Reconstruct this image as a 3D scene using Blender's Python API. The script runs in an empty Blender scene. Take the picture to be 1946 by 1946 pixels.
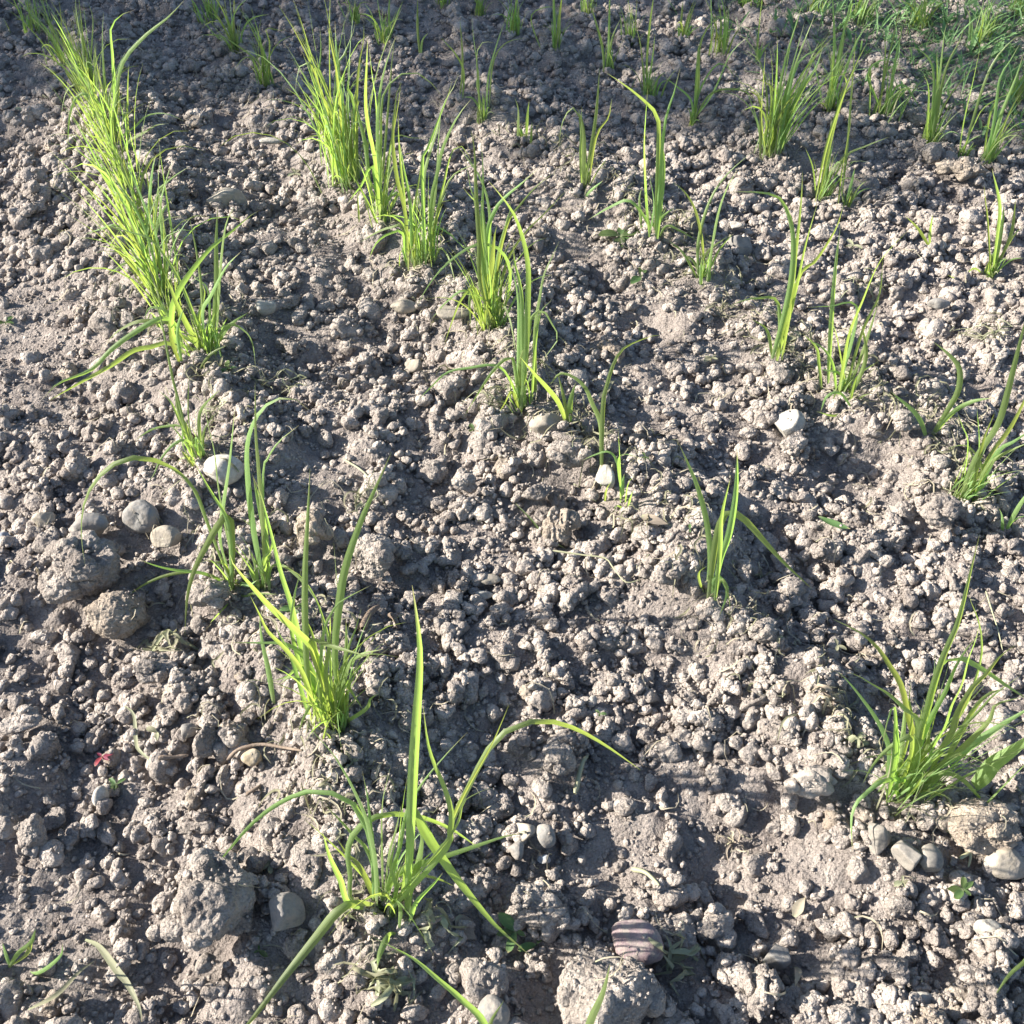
import bpy, math, random
import numpy as np
from mathutils import Vector, Matrix, noise
SEED = 11
random.seed(SEED)
rng = np.random.default_rng(SEED)
C = bpy.context.scene.collection
R = math.radians

# ------------------------------------------------------------------ camera
IMG = 1946.0
CAM_H = 1.10
PITCH = 48.0
FOV = 50.0
FPX = IMG / 2 / math.tan(R(FOV / 2))
cam_d = bpy.data.cameras.new('camera')
cam_d.sensor_fit = 'HORIZONTAL'
cam_d.angle = R(FOV)
cam_d.clip_start = 0.02
cam_d.clip_end = 500
cam = bpy.data.objects.new('camera', cam_d)
cam.location = (0, 0, CAM_H)
cam.rotation_euler = (R(90 - PITCH), 0, 0)
C.objects.link(cam)
bpy.context.scene.camera = cam

# ------------------------------------------------------------------ light
SUN_EL = 25.5
SUN_TO = Vector((-1.0, 0.08, 0)).normalized() * math.cos(R(SUN_EL)) + Vector((0, 0, math.sin(R(SUN_EL))))
world = bpy.data.worlds.new('World')
bpy.context.scene.world = world
world.use_nodes = True
wn = world.node_tree
bg = wn.nodes['Background']
sky = wn.nodes.new('ShaderNodeTexSky')
sky.sky_type = 'NISHITA'
sky.ozone_density = 2.0
sky.sun_disc = False
sky.sun_elevation = R(SUN_EL)
sky.sun_rotation = math.atan2(SUN_TO.x, SUN_TO.y)
wn.links.new(sky.outputs[0], bg.inputs[0])
bg.inputs[1].default_value = 0.072
sun_d = bpy.data.lights.new('sun', 'SUN')
sun_d.energy = 5.0
sun_d.angle = R(0.5)
sun_d.color = (1.0, 0.93, 0.82)
sun = bpy.data.objects.new('sun', sun_d)
sun.rotation_euler = (-SUN_TO).to_track_quat('-Z', 'Y').to_euler()
C.objects.link(sun)
vs = bpy.context.scene.view_settings
vs.view_transform = 'Standard'
vs.look = 'None'
vs.gamma = 1.0
vs.exposure = 1.68

# ------------------------------------------------------------------ materials
def mat(name):
    m = bpy.data.materials.new(name)
    m.use_nodes = True
    n = m.node_tree
    return m, n, n.nodes['Principled BSDF'], n.nodes['Material Output']

def soil_mat(name, dark, light, bump=0.6, fine=900, rough=0.95, mottled=30, speck=0.0, bdist=0.0012):
    m, n, p, o = mat(name)
    geo = n.nodes.new('ShaderNodeNewGeometry')
    n1 = n.nodes.new('ShaderNodeTexNoise'); n1.inputs['Scale'].default_value = mottled; n1.inputs['Detail'].default_value = 5
    n2 = n.nodes.new('ShaderNodeTexNoise'); n2.inputs['Scale'].default_value = fine * 0.45; n2.inputs['Detail'].default_value = 4
    n2.inputs['Roughness'].default_value = 0.7
    n3 = n.nodes.new('ShaderNodeTexNoise'); n3.inputs['Scale'].default_value = fine * 0.22; n3.inputs['Detail'].default_value = 3
    for q in (n1, n2, n3):
        n.links.new(geo.outputs['Position'], q.inputs['Vector'])
    mx = n.nodes.new('ShaderNodeMath'); mx.operation = 'MULTIPLY_ADD'; mx.inputs[1].default_value = 0.45
    n.links.new(n2.outputs['Fac'], mx.inputs[0])
    ml = n.nodes.new('ShaderNodeMath'); ml.operation = 'MULTIPLY'; ml.inputs[1].default_value = 0.6
    n.links.new(n1.outputs['Fac'], ml.inputs[0]); n.links.new(ml.outputs[0], mx.inputs[2])
    r = n.nodes.new('ShaderNodeValToRGB')
    r.color_ramp.elements[0].position = 0.36; r.color_ramp.elements[0].color = (*dark, 1)
    r.color_ramp.elements[1].position = 0.68; r.color_ramp.elements[1].color = (*light, 1)
    n.links.new(mx.outputs[0], r.inputs[0])
    hs = n.nodes.new('ShaderNodeHueSaturation')
    at = n.nodes.new('ShaderNodeAttribute'); at.attribute_name = 'tone'
    oi = n.nodes.new('ShaderNodeObjectInfo')
    ad = n.nodes.new('ShaderNodeMath'); ad.operation = 'ADD'
    sc = n.nodes.new('ShaderNodeMath'); sc.operation = 'MULTIPLY'; sc.inputs[1].default_value = 0.24
    n.links.new(oi.outputs['Random'], sc.inputs[0])
    n.links.new(at.outputs['Fac'], ad.inputs[0]); n.links.new(sc.outputs[0], ad.inputs[1])
    ad2 = n.nodes.new('ShaderNodeMath'); ad2.operation = 'ADD'; ad2.inputs[1].default_value = 0.88
    n.links.new(ad.outputs[0], ad2.inputs[0])
    n.links.new(ad2.outputs[0], hs.inputs['Value'])
    n.links.new(r.outputs[0], hs.inputs['Color'])
    n.links.new(hs.outputs[0], p.inputs['Base Color'])
    p.inputs['Roughness'].default_value = rough
    p.inputs['Specular IOR Level'].default_value = 0.15
    b1 = n.nodes.new('ShaderNodeBump'); b1.inputs['Strength'].default_value = bump; b1.inputs['Distance'].default_value = bdist
    b2 = n.nodes.new('ShaderNodeBump'); b2.inputs['Strength'].default_value = bump; b2.inputs['Distance'].default_value = bdist * 2.2
    n.links.new(n2.outputs['Fac'], b1.inputs['Height'])
    n.links.new(n3.outputs['Fac'], b2.inputs['Height'])
    n.links.new(b1.outputs[0], b2.inputs['Normal'])
    n.links.new(b2.outputs[0], p.inputs['Normal'])
    return m

M_SOIL = soil_mat('dry_soil', (0.205, 0.176, 0.160), (0.500, 0.446, 0.400), 1.0, bdist=0.0034)
M_FINE = soil_mat('fine_soil', (0.185, 0.158, 0.146), (0.41, 0.362, 0.328), 1.0, fine=1000, bdist=0.0035)
M_TAN = soil_mat('tan_soil', (0.23, 0.19, 0.155), (0.43, 0.37, 0.31), 1.0, bdist=0.0028)

def stone_mat(name, dark, light, sc=60, bump=0.45):
    m = soil_mat(name, dark, light, bump, fine=800, rough=0.8, mottled=sc)
    n = m.node_tree; p = n.nodes['Principled BSDF']
    geo = n.nodes.new('ShaderNodeNewGeometry')
    d = n.nodes.new('ShaderNodeTexNoise'); d.inputs['Scale'].default_value = 95; d.inputs['Detail'].default_value = 6; d.inputs['Roughness'].default_value = .75
    n.links.new(geo.outputs['Position'], d.inputs['Vector'])
    r = n.nodes.new('ShaderNodeValToRGB'); r.color_ramp.elements[0].position = .46; r.color_ramp.elements[1].position = .60
    r.color_ramp.elements[0].color = (0, 0, 0, 1); r.color_ramp.elements[1].color = (.8, .8, .8, 1)
    n.links.new(d.outputs['Fac'], r.inputs[0])
    mx = n.nodes.new('ShaderNodeMix'); mx.data_type = 'RGBA'
    src = p.inputs['Base Color'].links[0].from_socket
    n.links.new(r.outputs[0], mx.inputs[0]); n.links.new(src, mx.inputs[6]); mx.inputs[7].default_value = (.27, .24, .21, 1)
    n.links.new(mx.outputs[2], p.inputs['Base Color'])
    return m
STONE = {
    'white': stone_mat('white_stone', (0.29, 0.275, 0.245), (0.52, 0.50, 0.45)),
    'grey': stone_mat('grey_stone', (0.15, 0.145, 0.14), (0.27, 0.26, 0.245)),
    'beige': stone_mat('beige_stone', (0.24, 0.21, 0.17), (0.38, 0.34, 0.28)),
    'purple': stone_mat('purple_stone', (0.13, 0.095, 0.105), (0.27, 0.21, 0.215), 45),
    'flint': stone_mat('flint_stone', (0.11, 0.105, 0.10), (0.30, 0.275, 0.24), 35, 0.15),
    'blue': stone_mat('bluish_stone', (0.18, 0.22, 0.28), (0.30, 0.34, 0.40)),
    'tan': stone_mat('tan_stone', (0.30, 0.24, 0.16), (0.42, 0.35, 0.25)),
}

def leaf_mat(name, front, trans, mix=0.5, gloss=0.35, veins=True):
    m, n, p, o = mat(name)
    uv = n.nodes.new('ShaderNodeUVMap'); uv.uv_map = 'UVMap'
    mp = n.nodes.new('ShaderNodeMapping'); mp.inputs['Scale'].default_value = (7, 3.5, 1)
    no = n.nodes.new('ShaderNodeTexNoise'); no.inputs['Scale'].default_value = 2.2; no.inputs['Detail'].default_value = 3
    oi = n.nodes.new('ShaderNodeObjectInfo')
    av = n.nodes.new('ShaderNodeVectorMath'); av.operation = 'ADD'
    n.links.new(uv.outputs[0], mp.inputs[0]); n.links.new(mp.outputs[0], av.inputs[0])
    n.links.new(oi.outputs['Random'], av.inputs[1]); n.links.new(av.outputs[0], no.inputs['Vector'])
    val = n.nodes.new('ShaderNodeMath'); val.operation = 'MULTIPLY_ADD'; val.inputs[1].default_value = 0.7; val.inputs[2].default_value = 0.38
    n.links.new(no.outputs['Fac'], val.inputs[0])
    va2 = n.nodes.new('ShaderNodeMath'); va2.operation = 'MULTIPLY_ADD'; va2.inputs[1].default_value = 0.45
    n.links.new(oi.outputs['Random'], va2.inputs[0]); n.links.new(val.outputs[0], va2.inputs[2])
    hue = n.nodes.new('ShaderNodeMath'); hue.operation = 'MULTIPLY_ADD'; hue.inputs[1].default_value = 0.045; hue.inputs[2].default_value = 0.48
    n.links.new(oi.outputs['Random'], hue.inputs[0])
    def col(c):
        h = n.nodes.new('ShaderNodeHueSaturation'); h.inputs['Color'].default_value = (*c, 1)
        n.links.new(va2.outputs[0], h.inputs['Value']); n.links.new(hue.outputs[0], h.inputs['Hue'])
        sx = n.nodes.new('ShaderNodeSeparateXYZ'); n.links.new(uv.outputs[0], sx.inputs[0])
        pale = n.nodes.new('ShaderNodeMapRange'); pale.inputs[1].default_value = .16; pale.inputs[2].default_value = 0; pale.inputs[4].default_value = .6
        n.links.new(sx.outputs[1], pale.inputs[0])
        m1 = n.nodes.new('ShaderNodeMix'); m1.data_type = 'RGBA'; m1.inputs[7].default_value = (.40, .43, .26, 1)
        n.links.new(pale.outputs[0], m1.inputs[0]); n.links.new(h.outputs[0], m1.inputs[6])
        tip = n.nodes.new('ShaderNodeMapRange'); tip.inputs[1].default_value = .88; tip.inputs[2].default_value = .99
        n.links.new(sx.outputs[1], tip.inputs[0])
        sel = n.nodes.new('ShaderNodeMath'); sel.operation = 'MULTIPLY'; n.links.new(tip.outputs[0], sel.inputs[0]); n.links.new(oi.outputs['Random'], sel.inputs[1])
        m2 = n.nodes.new('ShaderNodeMix'); m2.data_type = 'RGBA'; m2.inputs[7].default_value = (.42, .34, .19, 1)
        n.links.new(sel.outputs[0], m2.inputs[0]); n.links.new(m1.outputs[2], m2.inputs[6])
        return m2.outputs[2]
    n.links.new(col(front), p.inputs['Base Color'])
    p.inputs['Roughness'].default_value = 0.42
    p.inputs['Specular IOR Level'].default_value = gloss
    tr = n.nodes.new('ShaderNodeBsdfTranslucent')
    n.links.new(col(trans), tr.inputs['Color'])
    if veins:
        wv = n.nodes.new('ShaderNodeTexWave'); wv.inputs['Scale'].default_value = 1.6; wv.inputs['Distortion'].default_value = 0.3
        mp2 = n.nodes.new('ShaderNodeMapping'); mp2.inputs['Scale'].default_value = (2.0, 0, 0)
        n.links.new(uv.outputs[0], mp2.inputs[0]); n.links.new(mp2.outputs[0], wv.inputs['Vector'])
        b = n.nodes.new('ShaderNodeBump'); b.inputs['Strength'].default_value = 0.3; b.inputs['Distance'].default_value = 0.0006
        n.links.new(wv.outputs['Fac'], b.inputs['Height']); n.links.new(b.outputs[0], p.inputs['Normal'])
    ms = n.nodes.new('ShaderNodeMixShader'); ms.inputs[0].default_value = mix
    n.links.new(p.outputs[0], ms.inputs[1]); n.links.new(tr.outputs[0], ms.inputs[2])
    n.links.new(ms.outputs[0], o.inputs['Surface'])
    return m
M_BLADE = leaf_mat('grass_blade', (0.24, 0.335, 0.14), (0.44, 0.60, 0.10), 0.5, 0.55)
M_WEED = leaf_mat('weed_leaf', (0.10, 0.16, 0.06), (0.17, 0.28, 0.05), 0.35)
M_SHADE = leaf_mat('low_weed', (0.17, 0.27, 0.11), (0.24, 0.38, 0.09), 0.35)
M_DRY = leaf_mat('withered_leaf', (0.33, 0.33, 0.22), (0.35, 0.36, 0.2), 0.3, 0.1)
M_STRAW = leaf_mat('straw', (0.36, 0.31, 0.24), (0.3, 0.25, 0.18), 0.15, 0.1)
M_RED = leaf_mat('red_leaf', (0.30, 0.06, 0.10), (0.45, 0.06, 0.12), 0.35)
M_BARK = soil_mat('twig_bark', (0.12, 0.09, 0.07), (0.27, 0.215, 0.17), 0.5)
M_HEDGE = leaf_mat('hedge_leaf', (0.06, 0.11, 0.03), (0.10, 0.2, 0.03), 0.3)

# ------------------------------------------------------------------ helpers
def mesh_np(name, verts, faces, material, smooth=True, tone=None, uvs=None):
    """faces: (n,3) or (n,4) array"""
    me = bpy.data.meshes.new(name)
    verts = np.asarray(verts, dtype=np.float32); faces = np.asarray(faces, dtype=np.int32)
    nv, nf, k = len(verts), len(faces), faces.shape[1]
    me.vertices.add(nv); me.loops.add(nf * k); me.polygons.add(nf)
    me.vertices.foreach_set('co', verts.ravel())
    me.loops.foreach_set('vertex_index', faces.ravel())
    me.polygons.foreach_set('loop_start', np.arange(0, nf * k, k, dtype=np.int32))
    me.polygons.foreach_set('use_smooth', np.full(nf, smooth, dtype=bool))
    if uvs is not None:
        ul = me.uv_layers.new(name='UVMap')
        ul.data.foreach_set('uv', np.asarray(uvs, dtype=np.float32)[faces.ravel()].ravel())
    if tone is not None:
        a = me.attributes.new('tone', 'FLOAT', 'POINT')
        a.data.foreach_set('value', np.asarray(tone, dtype=np.float32))
    me.update()
    me.materials.append(material)
    return me

def link(name, me, loc=(0, 0, 0), parent=None):
    o = bpy.data.objects.new(name, me)
    o.location = loc
    C.objects.link(o)
    if parent is not None: o.parent = parent
    return o

def tag(o, label=None, cat=None, group=None, kind=None):
    if label: o['label'] = label
    if cat: o['category'] = cat
    if group: o['group'] = group
    if kind: o['kind'] = kind
    return o

def ray(px, py):
    dx = (px - IMG / 2) / FPX; dy = (py - IMG / 2) / FPX
    c, s = math.cos(R(PITCH)), math.sin(R(PITCH))
    return Vector((dx, c - dy * s, -s - dy * c))

def at(px, py, z=0.0):
    d = ray(px, py)
    t = (z - CAM_H) / d.z
    return Vector((d.x * t, d.y * t, z))

def depth(p):
    return p[1] * math.cos(R(PITCH)) + (CAM_H - p[2]) * math.sin(R(PITCH))

def project(p):
    c, s = math.cos(R(PITCH)), math.sin(R(PITCH))
    z = depth(p)
    up = p[1] * s + (p[2] - CAM_H) * c
    return (IMG / 2 + FPX * p[0] / z, IMG / 2 - FPX * up / z)

# value noise in 2D on grids
def vnoise(X, Y, freq, seed):
    r = np.random.default_rng(seed)
    T = r.random((256, 256)).astype(np.float32)
    x = X * freq + 1000.37; y = Y * freq + 1000.71
    xi = np.floor(x).astype(int); yi = np.floor(y).astype(int)
    fx = x - xi; fy = y - yi
    fx = fx * fx * (3 - 2 * fx); fy = fy * fy * (3 - 2 * fy)
    a = T[xi & 255, yi & 255]; b = T[(xi + 1) & 255, yi & 255]
    c = T[xi & 255, (yi + 1) & 255]; d = T[(xi + 1) & 255, (yi + 1) & 255]
    return (a * (1 - fx) + b * fx) * (1 - fy) + (c * (1 - fx) + d * fx) * fy - 0.5

# smooth, finely crumbled patches of soil: pixel centre, radii (metres), strength
SMOOTH = [(60, 760, .16, .10, 1.), (20, 640, .12, .10, 1.), (40, 1700, .10, .07, 1.), (120, 1850, .10, .05, .9),
          (1400, 1600, .09, .035, .9), (1480, 1750, .07, .06, .9), (1180, 1590, .09, .045, .7), (1480, 560, .10, .10, .5),
          (240, 1790, .06, .04, .8), (840, 960, .05, .10, .4), (1640, 880, .08, .09, .6), 
          (30, 130, .3, .15, .7), (1800, 60, .9, .35, .6), (860, 1180, .06, .08, .3)]
SM = [(at(a, b), rx, ry, s) for a, b, rx, ry, s in SMOOTH]
def smoothness(x, y):
    v = 0
    for c, rx, ry, s in SM:
        v = np.maximum(v, s * np.exp(-(((x - c.x) / rx) ** 2 + ((y - c.y) / ry) ** 2)))
    return v

# tuft rows stand on low ridges: list of row polylines in pixels
ROWS = [[(150, 60), (230, 330), (300, 560), (390, 680), (470, 1100), (620, 1370), (720, 1720)],
        [(440, 80), (650, 330), (800, 500), (940, 630), (1000, 760), (1150, 900), (1350, 1130), (1710, 1530)],
        [(900, 200), (1110, 350), (1230, 450), (1320, 520), (1480, 680), (1590, 740), (1770, 830), (1840, 930)]]
def relief(X, Y):
    z = 0.034 * vnoise(X, Y, 3.1, 1) + 0.036 * vnoise(X, Y, 7.3, 2) + 0.026 * vnoise(X, Y, 17, 3)
    z = z + 0.011 * vnoise(X, Y, 43, 4)
    for row in ROWS:
        pts = [at(*p) for p in row]
        d = np.full(np.shape(X), 9.0)
        for a, b in zip(pts[:-1], pts[1:]):
            vx, vy = b.x - a.x, b.y - a.y
            t = np.clip(((X - a.x) * vx + (Y - a.y) * vy) / (vx * vx + vy * vy), 0, 1)
            d = np.minimum(d, np.hypot(X - a.x - t * vx, Y - a.y - t * vy))
        z = z + 0.034 * np.exp(-(d / 0.085) ** 2)
    sm = smoothness(X, Y)
    return z * (1 - 0.5 * sm) - 0.012 * sm

# ------------------------------------------------------------------ heightfield bookkeeping
GX0, GX1, GY0, GY1, GS = -1.9, 1.9, 0.0, 3.6, 0.004
gx = np.arange(GX0, GX1, GS); gy = np.arange(GY0, GY1, GS)
GX, GY = np.meshgrid(gx, gy, indexing='ij')
HF = relief(GX, GY).astype(np.float32)
H0 = HF.copy()
BLOCK = np.zeros(HF.shape, dtype=np.uint8)
def hidx(x, y):
    return (min(max(int((x - GX0) / GS), 0), HF.shape[0] - 1), min(max(int((y - GY0) / GS), 0), HF.shape[1] - 1))
def ground_z(x, y, F=None):
    i, j = hidx(x, y)
    return float((HF if F is None else F)[i, j])
def at_ground(px, py, F=None):
    p = at(px, py)
    for _ in range(5):
        p = at(px, py, ground_z(p.x, p.y, F))
    return p
def rest(x, y, r, zc_fac=0.35, low=0.5):
    i0, j0 = hidx(x - r, y - r); i1, j1 = hidx(x + r, y + r)
    w = HF[i0:i1 + 1, j0:j1 + 1]
    m = float(w.mean()); q = float(w.min())
    return (1 - low) * m + low * q + zc_fac * r
def stamp(x, y, z, rx, ry, rz, block=0):
    i0, j0 = hidx(x - rx, y - ry); i1, j1 = hidx(x + rx, y + ry)
    X = GX[i0:i1 + 1, j0:j1 + 1]; Y = GY[i0:i1 + 1, j0:j1 + 1]
    q = 1 - ((X - x) / rx) ** 2 - ((Y - y) / ry) ** 2
    k = q > 0
    top = z + rz * np.sqrt(np.clip(q, 0, 1)) * 0.9
    w = HF[i0:i1 + 1, j0:j1 + 1]
    w[k] = np.maximum(w[k], top[k])
    if block:
        BLOCK[i0:i1 + 1, j0:j1 + 1][k] = block

# ------------------------------------------------------------------ lump shapes
import bmesh
def ico(sub):
    bm = bmesh.new(); bmesh.ops.create_icosphere(bm, subdivisions=sub, radius=1.0)
    v = np.array([q.co[:] for q in bm.verts]); f = np.array([[w.index for w in q.verts] for q in bm.faces])
    bm.free(); v /= np.linalg.norm(v, axis=1)[:, None]
    return v, f
ICO = {k: ico(k) for k in (1, 2, 3, 4, 5, 6)}

def polyhedral(v, r, n, lo, hi, sharp, cap=1.2):
    """radius of a soft-edged random convex body in the directions v"""
    nn = r.normal(size=(n, 3)); nn /= np.linalg.norm(nn, axis=1)[:, None]
    d = r.uniform(lo, hi, n)
    q = (v @ nn.T) / d
    q = np.clip(q, 0.02, None)
    return 1.0 / ((np.sum(q ** sharp, axis=1) + (1 / cap) ** sharp) ** (1 / sharp))

def lump(sub, seed, kind='clod'):
    v, f = ICO[sub]
    r = np.random.default_rng(seed)
    off = Vector(r.uniform(-50, 50, 3))
    if kind == 'stone':
        rad = polyhedral(v, r, 8, 0.66, 1.06, 17, 1.4)
        rad = rad + np.array([0.05 * noise.noise(Vector(p) * 1.3 + off) + 0.035 * noise.noise(Vector(p) * 4 + off) for p in v])
    elif kind == 'flint':
        rad = polyhedral(v, r, 8, 0.62, 1.1, 30, 1.5)
        rad = rad + np.array([0.06 * noise.noise(Vector(p) * 1.6 + off) for p in v])
    elif kind == 'pebble':
        rad = polyhedral(v, r, 9, 0.78, 1.05, 9, 1.15) + np.array([0.12 * noise.noise(Vector(p) * 1.1 + off) + 0.03 * noise.noise(Vector(p) * 5 + off) for p in v])
    else:
        rad = polyhedral(v, r, int(r.integers(7, 15)), 0.60, 1.08, float(r.choice((5, 9, 16))), 1.22) * 0.97
        a1 = r.uniform(0.10, 0.30); a2 = r.choice((0.05, 0.10, 0.18, 0.28)); a3 = r.uniform(0.03, 0.11)
        big = sub >= 4
        out = []
        for p in v:
            P = Vector(p)
            e = a1 * noise.noise(P * 1.5 + off)
            d = noise.voronoi(P * 1.9 + off)[0]
            e += a2 * (0.45 - d[0]) * 0.9
            if sub >= 3:
                d = noise.voronoi(P * 4.2 + off)[0]
                e += a3 * (0.45 - d[0]) + 0.05 * noise.noise(P * 5 + off)
            if big:
                e += 0.05 * noise.noise(P * 9 + off)
                e += 0.045 * (0.45 - noise.voronoi(P * 11 + off)[0][0])
                e += 0.022 * noise.noise(P * 22 + off)
            out.append(e)
        rad = rad + np.array(out)
    return v * rad[:, None], f

def rotmats(n, r):
    q = r.normal(size=(n, 4)); q /= np.linalg.norm(q, axis=1)[:, None]
    w, x, y, z = q.T
    return np.stack([np.stack([1 - 2 * (y * y + z * z), 2 * (x * y - z * w), 2 * (x * z + y * w)], -1),
                     np.stack([2 * (x * y + z * w), 1 - 2 * (x * x + z * z), 2 * (y * z - x * w)], -1),
                     np.stack([2 * (x * z - y * w), 2 * (y * z + x * w), 1 - 2 * (x * x + y * y)], -1)], -2)
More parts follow.
